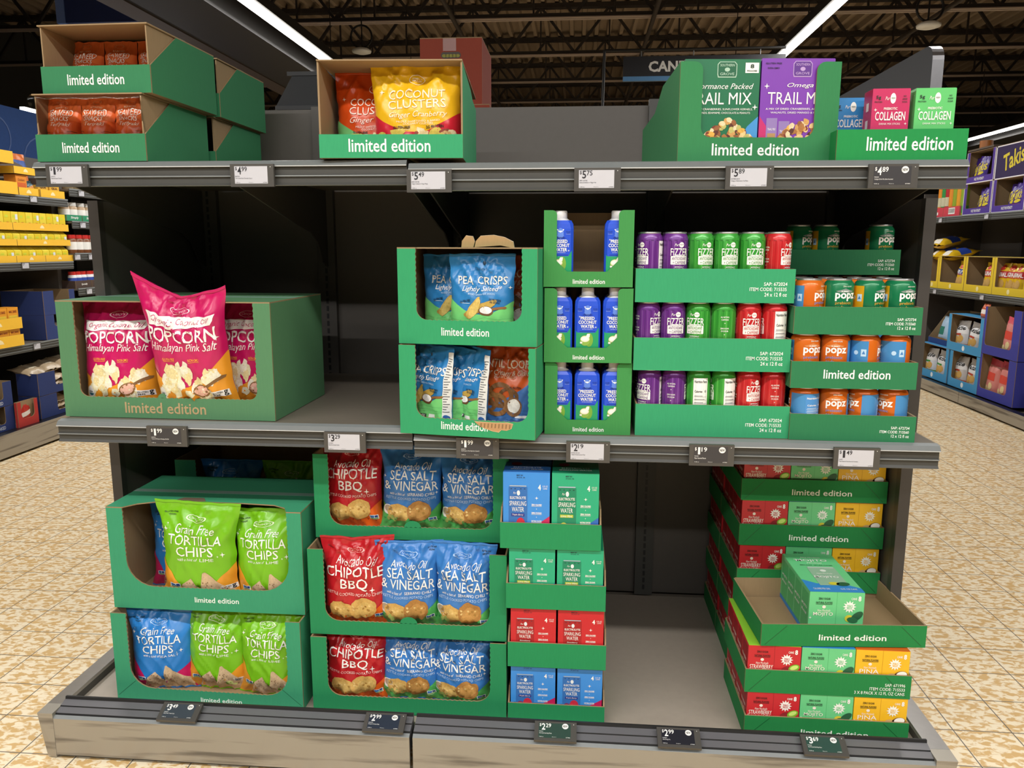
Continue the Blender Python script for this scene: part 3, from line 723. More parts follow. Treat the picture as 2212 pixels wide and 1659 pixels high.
# ------------------------------------------------------------------ cans
def can_proto(name, label, r, h, neck, col, art, loc, col2=None):
    t = thing(name, label, 'can', loc, 0); q = MB(); c = m(col, 'can')
    nz = h - (.016 if h > .14 else .015)
    q.lathe([(r * .78, .0), (r * .82, .003), (r, .010), (r, nz), (r - (r - neck) * .35, nz + .006), (neck, h - .004)], 36, c, top=False)
    art(q, Cyl(r), r, h); q.build('can_body', t)
    q = MB(); me = m('#c9cbcd', 'metal'); q.lathe([(neck, h - .004), (neck + .0008, h - .001), (neck, h), (neck - .002, h - .0005), (neck - .003, h - .005), (.001, h - .005)], 30, me, bottom=False, top=False)
    l = q.build('lid', t)
    q = MB(); q.box(-.006, .006, -.012, .010, h - .005, h - .0038, m('#b3b5b8', 'metal')); q.lathe([(.0075, h - .0038), (.0075, h - .003)], 12, m('#b3b5b8', 'metal'), (0, -.008)); q.build('pull_tab', l); return t
def nutrition(q, S, x, w, z0, z1, blue=False):
    q.shape([(x - w / 2, z0), (x + w / 2, z0), (x + w / 2, z1), (x - w / 2, z1)], m('#4b8fcf') if blue else WHITE, S, 2); k = WHITE if blue else BLACK
    q.text('Nutrition Facts', S, x, z1 - (z1 - z0) * .07, w * .86, (z1 - z0) * .055, k, 4, .02); n = 9
    q.text('Calories   10', S, x, z1 - (z1 - z0) * .27, w * .8, (z1 - z0) * .05, k, 4, .02)
    for i in range(n):
        z = z0 + (z1 - z0) * (.06 + .62 * i / n); q.shape([(x - w * .43, z), (x + w * .43, z), (x + w * .43, z + .0006), (x - w * .43, z + .0006)], k, S, 3)
        q.shape([(x - w * .40, z + .002), (x + w * (.1 + .25 * ((i * 7) % 5) / 5), z + .002), (x + w * (.1 + .25 * ((i * 7) % 5) / 5), z + .0036), (x - w * .40, z + .0036)], m('#77797c') if not blue else m('#a9c9ea'), S, 3)
def art_fizz(dk, lt):
    def f(q, S, r, h):
        for i in range(26):
            x = (i / 26 - .5) * 2 * PI * r; w = .0012 + .001 * (i % 3)
            q.shape([(x, .012), (x + w, .012), (x + w, h - .02), (x, h - .02)], m(lt if i % 2 else dk, 'can'), S, 1)
        for i in range(14): x = (i / 14 - .5) * 2 * PI * r; q.shape([(x, h - .0195), (x + .006, h - .0195), (x + .006, h - .0185), (x, h - .0185)], m(dark(dk)), S, 2)
        q.text('Pur', S, -.007, h - .029, .009, .006, WHITE, 3, 0, .3); q.shape([(.004 + .006 * math.cos(i * PI / 8), h - .029 + .006 * math.sin(i * PI / 8)) for i in range(16)], WHITE, S, 2); q.text('aqua', S, .004, h - .029, .009, .003, m(dk), 4, 0, .2)
        q.text('FiZZER', S, 0, h - .045, .041, .0165, WHITE, 4, .008); x, z = 0, h - .064
        q.shape([(-.019, z - .009), (.019, z - .009), (.020, z - .008), (.020, z + .009), (.019, z + .010), (-.019, z + .010), (-.020, z + .009), (-.020, z - .008)], WHITE, S, 2)
        q.text('ANTIOXIDANT', S, 0, z + .0045, .034, .007, m(dk), 4, .006); q.text('+ CAFFEINE', S, 0, z - .0045, .030, .0065, m(dk), 4, .006)
        q.text('ARTIFICIALLY', S, 0, z - .0145, .022, .0028, WHITE, 4, .02); q.text('FLAVORED WATER', S, 0, z - .019, .024, .0028, WHITE, 4, .02)
        nutrition(q, S, .062, .034, .018, h - .020)
        for k, (a, b) in enumerate((('ALL NATURAL', 'CAFFEINE'), ('ZERO SUGAR', 'OR SODIUM'), ('NO ARTIFICIAL', 'FLAVORS OR'))):
            q.text(a, S, -.056, h - .034 - k * .026, .019, .0036, WHITE, 3, .01); q.text(b, S, -.056, h - .040 - k * .026, .016, .0036, WHITE, 3, .01); q.text('+', S, -.056, h - .048 - k * .026, .003, .003, WHITE, 3)
    return f
def art_popz(c1, c2, ct):
    def f(q, S, r, h):
        L = 2 * PI * r
        q.shape([(.030 + .0, .010), (L * .5, .010), (L * .5, h - .0155), (.030, h - .0155)], m(c2, 'can'), S, 1); q.shape([(-L * .5, .010), (-.044, .010), (-.044, h - .0155), (-L * .5, h - .0155)], m(c2, 'can'), S, 1)
        q.shape([(-.02, h - .027), (-.008, h - .024), (0, h - .021), (.008, h - .024), (.02, h - .027), (.014, h - .030), (-.014, h - .030)], m('#8a9a94' if ct == '#c9a23a' else '#d9905a', 'can'), S, 2); q.text('SUMMIT', S, 0, h - .0275, .018, .003, WHITE, 4, .02)
        q.text('popz', S, .002, h - .0400, .046, .0185, WHITE, 4, .03); q.text('prebiotic', S, -.002, h - .0540, .036, .0080, m(ct), 4, .01); q.text('soda', S, -.010, h - .0625, .019, .0065, m(ct), 4, .01)
        q.text('passionfruit', S, .001, h - .0715, .04, .0085, WHITE, 4, .015); q.text('ZERO SUGAR', S, .004, h - .0165, .02, .003, m('#d8e8d8'), 4, .01)
        nutrition(q, S, .088, .044, .016, h - .020, True); a = -.062
        for k in (0,): q.shape([(a - .008 + .005 * math.cos(i * PI / 6), h - .042 + .005 * math.sin(i * PI / 6)) for i in range(12)], m('#b8d8f2'), S, 2); q.shape([(a + .003, h - .050), (a + .014, h - .050), (a + .014, h - .034), (a + .003, h - .034)], m('#b8d8f2'), S, 2); q.shape([(a + .0085, h - .037), (a + .012, h - .045), (a + .005, h - .045)], m('#3f7fc0'), S, 3)
    return f
# ================================================================== cardboard cartons and drink packs
def carton(name, label, cat, group, W, D, H, col, loc, rz=0, front=None, left=None, right=None, top=None, topcol=None, rx=0):
    t = thing(name, label, cat, loc, rz, group, rx); c = m(col, 'carton'); q = MB(); h = H - .0012
    q.box(-W / 2, W / 2, 0, D, 0, h, c)
    if front: front(Art(q, Flat((-W / 2, 0, 0), (1, 0, 0), (0, 0, 1)), W, H))
    if left: left(Art(q, Flat((-W / 2, D, 0), (0, -1, 0), (0, 0, 1)), D, H))
    if right: right(Art(q, Flat((W / 2, 0, 0), (0, 1, 0), (0, 0, 1)), D, H))
    q.build('carton_body', t)
    q = MB(); q.box(-W / 2 + .0006, W / 2 - .0006, .0006, D - .0006, h, H, m(topcol or col, 'carton'))
    if top: top(Art(q, Flat((-W / 2, 0, H), (1, 0, 0), (0, 1, 0)), W, D))
    q.build('top_flap', t)
    return t

# ------------------------------------------------------------------ upper shelf
def build_upper():
    sg = '#2d7a50'
    def sea_box(x, y, z, rz, lab):
        W, D, H, fh = .265, .315, .148, .061
        b = dbox(lab, (x, y, z), W, D, H, sg, rz, 'seaweed display boxes', fh=fh, side=[(0, 0), (D, 0), (D, H), (.125, H), (0, fh)], top=True,
                 texts=[(LE, .50, .031, .52, .024, '#f2f2ee')] if y < .2 else ())
        for s in (-1, 1):
            q = MB(); a = W / 2 - .0042
            pts = [(.0, fh - .02), (.16, fh - .02), (.16, H - .001), (.0, H - .001)]
            if s > 0: q.panel(pts, (a, .004, 0), (0, 1, 0), (0, 0, 1), .003, KRAFT, KRAFT, KRAFT)
            else: q.panel([(-p, r) for p, r in pts[::-1]], (-a, .004, 0), (0, -1, 0), (0, 0, 1), .003, KRAFT, KRAFT, KRAFT)
            q.build('inner_side', b)
    sea_box(-1.020, .0, 1.4765, 0, 'lower front green seaweed box holding shrink wrapped orange packs')
    sea_box(-1.000, .01, 1.628, -1.2, 'upper front green seaweed box with open kraft top over the wrapped packs')
    sea_box(-1.010, .335, 1.4765, 0, 'lower rear green seaweed box behind the wrapped packs')
    sea_box(-.995, .345, 1.628, 0, 'upper rear green seaweed box at the back of the shelf stack')
    wh = ('left', 'middle', 'right')
    for i, x in enumerate((-1.107, -1.023, -.939)):
        bag('seaweed_pack', 'orange seaweed snack pack under clear film, %s of the three in the lower box' % wh[i], 'snack pack', 'seaweed snack packs',
            .085, .148, .06, m('#e8743a', 'film'), art_seaweed, (x, .012, 1.482), 0, -3, 0, 20 + i, True, crease=.004)
        bag('seaweed_pack', 'dim orange seaweed snack pack set back in the upper box, %s of the three' % wh[i], 'snack pack', 'seaweed snack packs',
            .083, .140, .06, m('#e8743a', 'film'), art_seaweed, (x + .016, .10, 1.633), 0, -3, 0, 30 + i, True, crease=.004)
    # clear shrink film over the three lower packs
    a, nt, b = nodes_mat('clear_film'); out = nt.nodes['Material Output']; nt.nodes.remove(b)
    tr, gl, mx, fr = (nt.nodes.new(k) for k in ('ShaderNodeBsdfTransparent', 'ShaderNodeBsdfGlossy', 'ShaderNodeMixShader', 'ShaderNodeFresnel'))
    gl.inputs['Roughness'].default_value = .05; fr.inputs['IOR'].default_value = 1.45
    nt.links.new(fr.outputs[0], mx.inputs[0]); nt.links.new(tr.outputs[0], mx.inputs[1]); nt.links.new(gl.outputs[0], mx.inputs[2]); nt.links.new(mx.outputs[0], out.inputs[0])
    q = MB(); N, K = 30, 16; vs = []
    prof = [(.010, 1.545), (.004, 1.575), (.001, 1.600), (-.001, 1.617), (.006, 1.6255), (.03, 1.6265), (.10, 1.6268)]
    for j in range(K):
        s = j / (K - 1) * (len(prof) - 1); k = min(len(prof) - 2, int(s)); f = s - k
        y = prof[k][0] * (1 - f) + prof[k + 1][0] * f; z = prof[k][1] * (1 - f) + prof[k + 1][1] * f
        for i in range(N):
            x = -1.160 + .272 * i / (N - 1); w = noise.noise(Vector((x * 22, z * 30, 2))); w += .8 * noise.noise(Vector((x * 60 + z * 40, z * 50, 5))); vs.append((x, y - .006 * abs(w) - .003 * (1 - abs(2 * i / (N - 1) - 1)), z + .0008 * w))
    q.add(vs, [(j * N + i, j * N + i + 1, (j + 1) * N + i + 1, (j + 1) * N + i) for j in range(K - 1) for i in range(N - 1)], a, True)
    tag(q.build('shrink_film'), 'clear glossy shrink film stretched over the orange packs in the lower box', 'film')
    # coconut cluster box
    W, D, H = .321, .46, .206
    dbox('open green box on the upper shelf holding an orange and a yellow pouch', (-.312, -.01, 1.478), W, D, H, '#2f9a68', 3.6, fh=.051, side=[(0, 0), (D, 0), (D, .178), (.33, .18), (.26, .193), (.10, .20), (0, H)], top=True, bh=.178,
         texts=[(LE, .49, .027, .57, .0285, '#f6f6f2')])
    bag('snack_pouch', 'orange and green coconut cluster pouch, left in the open box', 'snack pouch', 'coconut cluster pouches', .185, .205, .075, m('#c9460f', 'film'), art_cluster(True), (-.372, .06, 1.483), 4, -4, 0, 41, True)
    bag('snack_pouch', 'yellow and red coconut cluster pouch leaning forward, right in the open box', 'snack pouch', 'coconut cluster pouches', .208, .214, .085, m('#e3b21a', 'film'), art_cluster(False), (-.258, .012, 1.483), 2, -1, -2, 42, True, crease=.012)
    bag('snack_pouch', 'dim yellow pouch squeezed behind the leaning yellow one', 'snack pouch', 'coconut cluster pouches', .15, .20, .05, m('#e3b21a', 'film'), art_cluster(False), (-.252, .115, 1.483), 4, -4, 2, 43, True)
    # trail mix box with two cartons
    W, D, H = .351, .48, .211
    dbox('tall green display box of trail mix cartons with rounded front posts', (.4985, .045, 1.470), W, D, H, '#2e7f4c', 4.9, win=u_cut(W, H, -.126, .123, .052, .022, False, .018), side=[(0, 0), (D, 0), (D, .135), (.30, .150), (.24, .178), (.20, .198), (0, H)], bh=.135,
         texts=[(LE, .49, .026, .55, .026, '#f4f4f0')])
    def trail(pur):
        def f(a):
            c = '#5a2a8a' if pur else '#0f5c3c'
            if pur: a.p([(0, .04), (.20, .18), (.10, .34), (0, .44)], '#c0246a', l=1)
            else: a.p([(1, .10), (1, .44), (.86, .34), (.70, .10)], '#3f8fd0', l=1)
            x0 = .56; a.p([(x0 - .12, .82), (x0 + .12, .82), (x0 + .13, .85), (x0 + .13, .95), (x0 + .10, .975), (x0 - .10, .975), (x0 - .13, .95), (x0 - .13, .85)], '#a9c9b4' if not pur else '#b99ad0', l=2)
            a.p([(x0 - .11, .83), (x0 + .11, .83), (x0 + .12, .855), (x0 + .12, .945), (x0 + .095, .968), (x0 - .095, .968), (x0 - .12, .945), (x0 - .12, .855)], c, l=3)
            for s, y in (('SOUTHERN', .94), ('GROVE', .855)): a.t(s, x0, y, .19, .025, '#a9c9b4' if not pur else '#b99ad0', .01, l=4)
            a.e(x0, .897, .035, .02, '#a9c9b4' if not pur else '#b99ad0', l=4)
            a.t('Omega' if pur else 'Performance Packed', .54 if pur else .48, .735, .36 if pur else .88, .055, shear=.35)
            a.t('TRAIL MIX', .52 if pur else .48, .615, .84, .115); a.spark(.08 if pur else .95, .73 if pur else .53, .04)
            a.t('A MIX OF DRIED CRANBERRIES, ALMONDS' if pur else 'A MIX OF CRANBERRIES, SUNFLOWER KERNELS,', .5, .508, .84, .022); a.t('WALNUTS, DRIED MANGO & PEPITAS' if pur else 'ALMONDS, EDAMAME, CHOCOLATE & PEANUTS', .52, .472, .74, .022)
            for k in range(2):
                x = .10 + k * .17 if pur else .06 - .1 * k; a.r(x, x + .15, .22 - .02 * k, .42 - .03 * k, '#8f78b4' if pur else '#6f9a84', l=2); a.t('TRAIL MIX', x + .075, .31 - .02 * k, .11, .022, l=3); a.r(x + .02, x + .13, .23, .27, '#b08a5a', l=3)
            rn = random.Random(8 + pur)
            for k in range(60):
                u = rn.uniform(-1, 1); x, y = .60 + u * .33, .21 + rn.random() * .20 * (1 - abs(u) ** 1.4)
                a.e(x, y, .045, .026, rn.choice(['#a9713c', '#c99a5a', '#7a2f24', '#e3c48a', '#8f5a34', '#b9b46a', '#d9a84a', '#5a2f24', '#e0cfa6']), 'food', 3 + k * .05, rn.uniform(0, 180), 10, .15, k)
            if not pur: a.r(.80, .98, .865, .965, '#eef0ec', l=2); a.t('8', .89, .93, .05, .04, '#1a3a2a', .03, l=4); a.t('POUCHES', .89, .885, .13, .016, '#1a3a2a', .02, l=4)
            else: a.t('GLUTEN FREE', .16, .95, .22, .016, '#1d0f36', .02); a.t('NON-GMO', .16, .905, .16, .016, '#1d0f36', .02)
        return f
    carton('trail_mix_carton', 'dark green trail mix carton in the tall display box', 'carton', 'trail mix cartons', .165, .06, .214, '#0f6a44', (.4165, .046, 1.4735), 4.9, trail(0))
    carton('trail_mix_carton', 'purple trail mix carton in the tall display box', 'carton', 'trail mix cartons', .160, .06, .216, '#7a38ac', (.5815, .060, 1.4735), 4.9, trail(1), left=lambda a: a.r(.3, .6, .2, .8, '#5a2a8a'))
    # collagen tray
    dbox('low bright green tray of collagen stick cartons at the shelf end', (.794, .01, 1.468), .270, .17, .064, '#118a43', 0, fh=.064, texts=[(LE, .56, .034, .66, .029, '#f6f8f4')])
    def coll(fl):
        def f(a):
            a.t('5g', .16, .87, .13, .06, '#22302a', .02); a.t('PROTEIN', .16, .81, .2, .022, '#22302a', .02); a.t('Pur', .40, .86, .12, .05, shear=.3); a.e(.55, .86, .075, .075, '#f2f2ee'); a.t('aqua', .55, .86, .1, .03, '#4a6a5a', l=5)
            a.t('NO', .86, .89, .07, .022, '#22302a', .02); a.t('ADDED', .86, .85, .13, .022, '#22302a', .02); a.t('SUGAR', .86, .81, .13, .022, '#22302a', .02)
            a.t('PREBIOTIC', .5, .715, .36, .035, bold=.015); a.t('COLLAGEN', .5, .61, .80, .125, bold=.015); a.t('DRINK MIX STICKS', .5, .50, .56, .026); a.spark(.10, .70, .05); a.spark(.92, .50, .04)
            if len(fl) > 13: a.t(fl[:11], .5, .385, .5, .07, shear=.3); a.t(fl[12:], .5, .31, .5, .07, shear=.3)
            else: a.t(fl, .5, .33, .64, .085, bold=.01, shear=.3)
            a.t('NATURALLY FLAVORED', .5, .235, .44, .022)
        return f
    sd = lambda a: [a.r(.35, .65, y, y + .12, '#f0dfe4', l=2) for y in (.2, .45, .7)]
    carton('collagen_carton', 'blue fruit punch carton set back in the collagen tray', 'carton', 'collagen stick cartons', .085, .05, .142, '#2f86c8', (.716, .110, 1.4725), 0, coll('Fruit Punch'))
    carton('collagen_carton', 'magenta passion fruit carton in the middle of the collagen tray', 'carton', 'collagen stick cartons', .078, .05, .146, '#c0245c', (.772, .030, 1.4725), 0, coll('Passion Fruit'), left=sd)
    carton('collagen_carton', 'pale green peach carton at the right of the collagen tray', 'carton', 'collagen stick cartons', .083, .05, .146, '#5fc46e', (.864, .030, 1.4725), 0, coll('White Peach & Strawberry'))
build_upper()

# ------------------------------------------------------------------ middle shelf
def half_disc(x, z, r, col):
    def f(q, S): q.shape([(x - r, z - .0005), (x + r, z - .0005)] + [(x + r * math.cos(k * PI / 12), z + r * .8 * math.sin(k * PI / 12)) for k in range(1, 12)], m(col, 'card'), S, 0)
    return f
def build_middle():
    # popcorn
    W, D, H = .547, .36, .288; ol = '#4f8059'
    dbox('wide olive green box of pink popcorn bags on the left shelf', (-.899, .034, .8605), W, D, H, ol, -1, win=u_cut(W, H, -.229, .231, .052, .022), top=True,
         texts=[(LE, .485, .026, .385, .028, '#b39a72')], extra=half_disc(.262, .052, .014, ol))
    mg = m('#c2165f', 'film')
    bag('popcorn_bag', 'magenta popcorn bag with folded top, at the left of the olive box', 'popcorn bag', 'popcorn bags', .220, .285, .10, mg, art_popcorn, (-1.048, .055, .8655), 4, -3, 0, 51, fold=.03, crease=.010)
    bag('popcorn_bag', 'magenta popcorn bag standing up out of the middle of the olive box', 'popcorn bag', 'popcorn bags', .226, .310, .09, mg, art_popcorn, (-.836, .037, .8655), 1, 11, -1, 52, tl=.050, tr=.012, dip=.014, crease=.014)
    bag('popcorn_bag', 'magenta popcorn bag half hidden behind the right post of the olive box', 'popcorn bag', 'popcorn bags', .215, .285, .08, mg, art_popcorn, (-.733, .110, .8655), -2, -3, 0, 53)
    # pea crisps
    mint, rz = '#2a9863', -8.2; W, H = .325, .210
    tornc = m('#b98f62', 'card')
    def patch(q, S):
        e = [(.182, .0375), (.200, .0375), (.232, .037), (.262, .0385), (.274, .036), (.270, .024), (.258, .019), (.246, .020), (.240, .014), (.225, .016), (.205, .022), (.190, .030)]
        q.shape(e, m('#d8bd93', 'card'), S, 3); q.shape([(x * .985 + .0034, z * .9 + .0028) for x, z in e], tornc, S, 4)
        for k in range(9): x = .197 + .0085 * k; q.shape([(x, .034), (x + .003, .034), (x + .002, .024), (x - .001, .024)], m('#8a6a44', 'card'), S, 5)
    dbox('lower pea crisp box with torn front and opened corner', (-.144, -.036, .8485), W, .2, H, mint, rz, 'pea crisp boxes', win=u_cut(W, H, -.122, .146, .040, .028), texts=[(LE, .485, .024, .345, .019, '#f2f4f0')], extra=patch)
    bx = dbox('upper pea crisp box with torn kraft flaps on its top', (-.144, -.022, 1.0605), .328, .2, H + .008, mint, -7.9, 'pea crisp boxes', win=u_cut(.328, H + .008, -.120, .129, .056, .026), texts=[(LE, .49, .030, .345, .019, '#f2f4f0')],
              top=[(-.164, 0), (-.12, 0), (-.118, .006), (-.05, .004), (.02, .008), (.08, .004), (.128, .006), (.13, 0), (.164, 0), (.164, .2), (-.164, .2)], inner=KRAFT)
    for nm, pts, y in (('torn_flap', [(0, 0), (.060, .004), (.092, -.002), (.090, .012), (.070, .022), (.045, .027), (.015, .025), (.004, .014)], .03), ('torn_flap', [(-.032, 0), (-.004, 0), (.0, .012), (-.004, .024), (-.020, .026), (-.030, .014)], .035)):
        q = MB(); q.panel(pts, (.012, y, .2215), (1, .05, 0), (0, -.15, 1), .004, m('#b99468', 'card'), KRAFT, m('#e6d8bd', 'card')); q.build(nm, [c for c in kids(bx) if c.name.startswith('top_panel')][0])
    blue, org = m('#2a7ab8', 'film'), m('#b8501c', 'film')
    P = dict(pouch=True, crease=.008)
    bag('snack_pouch', 'blue and green pea crisp pouch front and centre in the upper box', 'snack pouch', 'pea crisp pouches', .158, .202, .055, blue, art_pea, (-.116, -.010, 1.066), -8, -1, 0, 61, **P)
    bag('snack_pouch', 'blue pea crisp pouch half hidden at the left of the upper box', 'snack pouch', 'pea crisp pouches', .155, .200, .05, blue, art_pea, (-.192, .065, 1.066), -6, -2, 0, 62, **P)
    bag('snack_pouch', 'dim orange lentil pouch behind at the right of the upper box', 'snack pouch', 'lentil loop pouches', .155, .198, .05, org, art_lentil, (-.050, .075, 1.066), -6, -2, 0, 63, **P)
    def pea_side(a):
        art_pea(a); a.r(.90, 1, .13, .93, '#d9dbd8', l=4); a.e(.95, .15, .04, .04, '#2a5a9a', l=5)
        for k in range(22): a.r(.91, .985 - .04 * ((k * 5) % 3) / 3, .22 + .03 * k, .23 + .03 * k, '#55575a', l=5)
    bag('snack_pouch', 'pea crisp pouch turned sideways at the left edge of the torn box', 'snack pouch', 'pea crisp pouches', .155, .198, .05, blue, pea_side, (-.262, .035, .854), -36, -2, 1, 64, **P)
    bag('snack_pouch', 'leaning pea crisp pouch second from the left in the torn box', 'snack pouch', 'pea crisp pouches', .155, .198, .045, blue, art_pea, (-.228, .050, .854), -26, -2, 6, 65, **P)
    bag('snack_pouch', 'pea crisp pouch turned sideways beside the orange pouch in the torn box', 'snack pouch', 'pea crisp pouches', .155, .198, .045, blue, pea_side, (-.172, .040, .854), -46, -2, 3, 66, **P)
    bag('snack_pouch', 'orange and blue lentil loop pouch at the right of the torn box', 'snack pouch', 'lentil loop pouches', .160, .198, .05, org, art_lentil, (-.062, .030, .854), -8, -3, 1, 67, **P)
    # coconut water
    cg = '#3a8c46'; lay = ('bottom', 'middle', 'top')
    for k, (x, y, z, r) in enumerate(((.136, .030, .8435, 1.0), (.1335, .020, 1.0175, 0), (.1310, .018, 1.1925, 0))):
        W, H = .203, .172
        def sh(q, S): pass
        dbox('green coconut water box, %s of the stack of three' % lay[k] + (', with its middle carton taken' if k == 2 else ''), (x, y, z), W, .150, H, cg, r, 'coconut water boxes', win=u_cut(W, H, -.072, .067, .035, .024, False, .010, True), texts=[(LE, .51, .0125, .36, .0105, '#f2f4f0')], edge=m('#2f7a3c', 'card'))
    protos = {}
    def coco(a):
        a.r(.0, 1, .0, .5, '#1f9a62', l=0); b_ = a; a = a.sub(.27, .78)
        a.wave(lambda x: .15 + .28 * (x - .45) ** 2 * 3.2, '#1f9a62', 1); a.e(.58, .13, .18, .16, '#78a83a', l=2); a.e(.40, .115, .22, .12, '#8fb24a', l=3); a.e(.40, .15, .20, .07, '#efe6cc', l=4); a.e(.40, .155, .15, .045, '#fbf7ea', l=5); a.p([(.44, .21), (.50, .27), (.62, .27), (.60, .19), (.50, .18)], '#f4f2ea', l=5)
        a.r(.18, .28, .045, .085, '#e8e8e2', l=5)
        a.t('-ORGANIC-', .5, .705, .44, .03, '#0f2a78', .03); a.e(.5, .80, .14, .12, '#5f86e0', l=2); a.r(.35, .65, .735, .765, '#5f86e0', l=3)
        for y, s, w in ((.625, 'PRESSED', .62), (.535, 'COCONUT', .80), (.44, 'WATER', .60)): a.t(s, .5, y, w, .078, bold=.025)
        a.spark(.15, .66, .045); a.spark(.87, .42, .05); a.t('NOT FROM CONCENTRATE', .5, .375, .46, .016); a.r(.15, .85, .318, .326, '#0f2a78')
        for x in (.16, .84): a.t('NON-GMO', x, .84, .2, .016, '#0f2a78', .02); a.t('VEGAN', x, .805, .14, .016, '#0f2a78', .02); a.r(x - .1, x + .1, .785, .789, '#b9cdf6')
    def water_carton(x, y, z, label):
        if not protos:
            t = thing('water_carton', label, 'drink carton', (x, y, z), 0, 'coconut water cartons'); w = .0295; q = MB(); bl = m('#2450d0', 'carton')
            R = [(w, .0), (w, .122)]; ch = .006
            def ring(a, z_, c): return [(-a + c, -a, z_), (a - c, -a, z_), (a, -a + c, z_), (a, a - c, z_), (a - c, a, z_), (-a + c, a, z_), (-a, a - c, z_), (-a, -a + c, z_)]
            L = [ring(w, 0, ch), ring(w, .127, ch), ring(w * .97, .1375, .007), ring(.024, .1455, .008)]
            q.add([v for r_ in L for v in r_], [(j * 8 + i, j * 8 + (i + 1) % 8, (j + 1) * 8 + (i + 1) % 8, (j + 1) * 8 + i) for j in range(3) for i in range(8)], bl); q.add(L[-1], [tuple(range(8))], bl); q.add(L[0], [tuple(reversed(range(8)))], bl)
            coco(Art(q, Flat((-w + ch * .6, -w - .0001, 0), (1, 0, 0), (0, 0, 1)), 2 * w - ch * 1.2, .130)); q.build('carton_body', t)
            q = MB(); wt = m('#eeeff0', 'plastic')
            q.add([(-.0165, -w * .90, .1405), (.0165, -w * .90, .1405), (0, -w - .0012, .118), (-.006, -w - .0008, .1215), (.006, -w - .0008, .1215)], [(0, 3, 2, 4, 1)], wt)
            q.lathe([(.0225, .1445), (.0155, .150), (.0120, .152)], 20, wt); nk = q.build('neck', t)
            q = MB(); n = 40; q.lathe([(.0142, .1485), (.0148, .151), (.0144, .1655), (.0130, .1675)], 24, wt); q.build('cap', nk)
            protos['t'] = t; protos['c'] = tree(t); return
        dup(protos['t'], protos['c'], (x, y, z), 0, label)
    col = ('left', 'middle', 'right')
    for k, (y, z) in enumerate(((.066, .848), (.056, 1.022), (.054, 1.197))):
        for i, x in enumerate((.067, .132, .197)):
            if k == 2 and i == 1: continue
            water_carton(x + (.002 if k == 0 else 0), y, z, 'blue coconut water carton, %s of the front row in the %s box' % (col[i], lay[k]))
            if k < 2: water_carton(x + (.002 if k == 0 else 0), y + .061, z, 'blue coconut water carton, %s of the shaded back row in the %s box' % (col[i], lay[k]))
    # slim cans
    mt = '#2f9a68'; fz = []
    SAP = lambda a, b, c, h: [(a, .88, h * .56, .145, h * .105, '#eef6f0'), (b, .835, h * .405, .23, h * .105, '#eef6f0'), (c, .883, h * .25, .14, h * .115, '#eef6f0')]
    R_, G_, V_ = ('#c52a2e', art_fizz('#b92226', '#d84a48')), ('#3c9c3a', art_fizz('#2f8f33', '#54b64e')), ('#6a3187', art_fizz('#5b2878', '#8350a0'))
    pr = {}
    for nm, (c, art) in (('purple', V_), ('green', G_), ('red', R_)): pr[nm] = None
    trays = [(.4255, .033, .8435, -.5), (.4165, .022, 1.0015, 0), (.4160, .020, 1.1590, 0)]
    for k, (x, y, z, r) in enumerate(trays):
        dbox('mint green slim can tray printed with item codes, %s of the stack' % lay[k], (x, y, z), .354, .24, .076, mt, r, 'slim can trays', fh=.076, texts=SAP('SAP: 672024', 'ITEM CODE: 715535', '24 x 12 fl oz', .076), name='can_tray', cat='tray')
    seq = {2: [('purple', -52), ('purple', 14), ('green', 22), ('green', 12), ('green', 8), ('red', 42)], 1: [('purple', 48), ('purple', 10), ('green', -22), ('green', 112), ('red', 6), ('red', -100)],
           0: [('purple', -40), ('purple', 95), ('green', -122), ('green', -95), ('red', 26), ('red', 112)]}
    arts = {'purple': V_, 'green': G_, 'red': R_}
    for k in (2, 1, 0):
        for row in range(2):
            for i, (c, rot) in enumerate(seq[k]):
                x = trays[k][0] - .14375 + .0575 * i; y = trays[k][1] + .0345 + .0580 * row; z = trays[k][2] + .0045
                lab = '%s slim can, %s from left, %s of the %s slim can tray' % (c, ORD[i], ('front row', 'second row')[row], lay[k])
                if pr[c] is None:
                    t = can_proto('slim_can', lab, .0283, .1535, .0235, arts[c][0], arts[c][1], (x, y, z)); t['group'] = 'slim cans'; t.rotation_euler[2] = math.radians(rot); pr[c] = (t, tree(t))
                else: dup(pr[c][0], pr[c][1], (x, y, z), rot + row * 77, lab)
    # short cans
    pg = '#24774a'; pz = {}
    tr = [(.740, .018, .8435, -2.5, 'bottom'), (.732, .010, .9675, 0, 'third'), (.731, .008, 1.0910, 0, 'second'), (.762, .235, 1.2160, 0, 'top')]
    for k, (x, y, z, r, l) in enumerate(tr):
        dbox('dark green short can tray, %s' % ('set back above the others' if k == 3 else l + ' level of the front stack'), (x, y, z), .276, .205, .0615, pg, r, 'short can trays', fh=.0615, name='can_tray', cat='tray',
             texts=[(LE, .525, .033, .53, .021, '#f2f6f2')] if k == 1 else SAP('SAP: 672734', 'ITEM CODE: 715560', '12 x 12 fl oz', .0615))
    for k in range(3):
        dbox('dark green short can tray in the shade behind the front stack, %s level' % ('bottom', 'middle', 'upper')[k], (.765, .240, .8435 + .1235 * k), .276, .205, .0615, pg, 0, 'short can trays', fh=.0615, name='can_tray', cat='tray')
    OB, GY = ('#d46a1e', art_popz('#d46a1e', '#4a90cc', '#7a8fc8')), ('#16754a', art_popz('#16754a', '#d9a51e', '#c9a23a'))
    seq = {3: [('green', 40), ('green', 30), None, ('green', 14)], 2: [('orange', 45), ('green', 8), ('green', 40), ('green', 18)], 1: [('orange', 16), ('orange', -14), ('orange', 72), ('orange', 100)], 0: [('orange', -125), ('orange', -8), ('orange', -75), ('orange', -62)]}
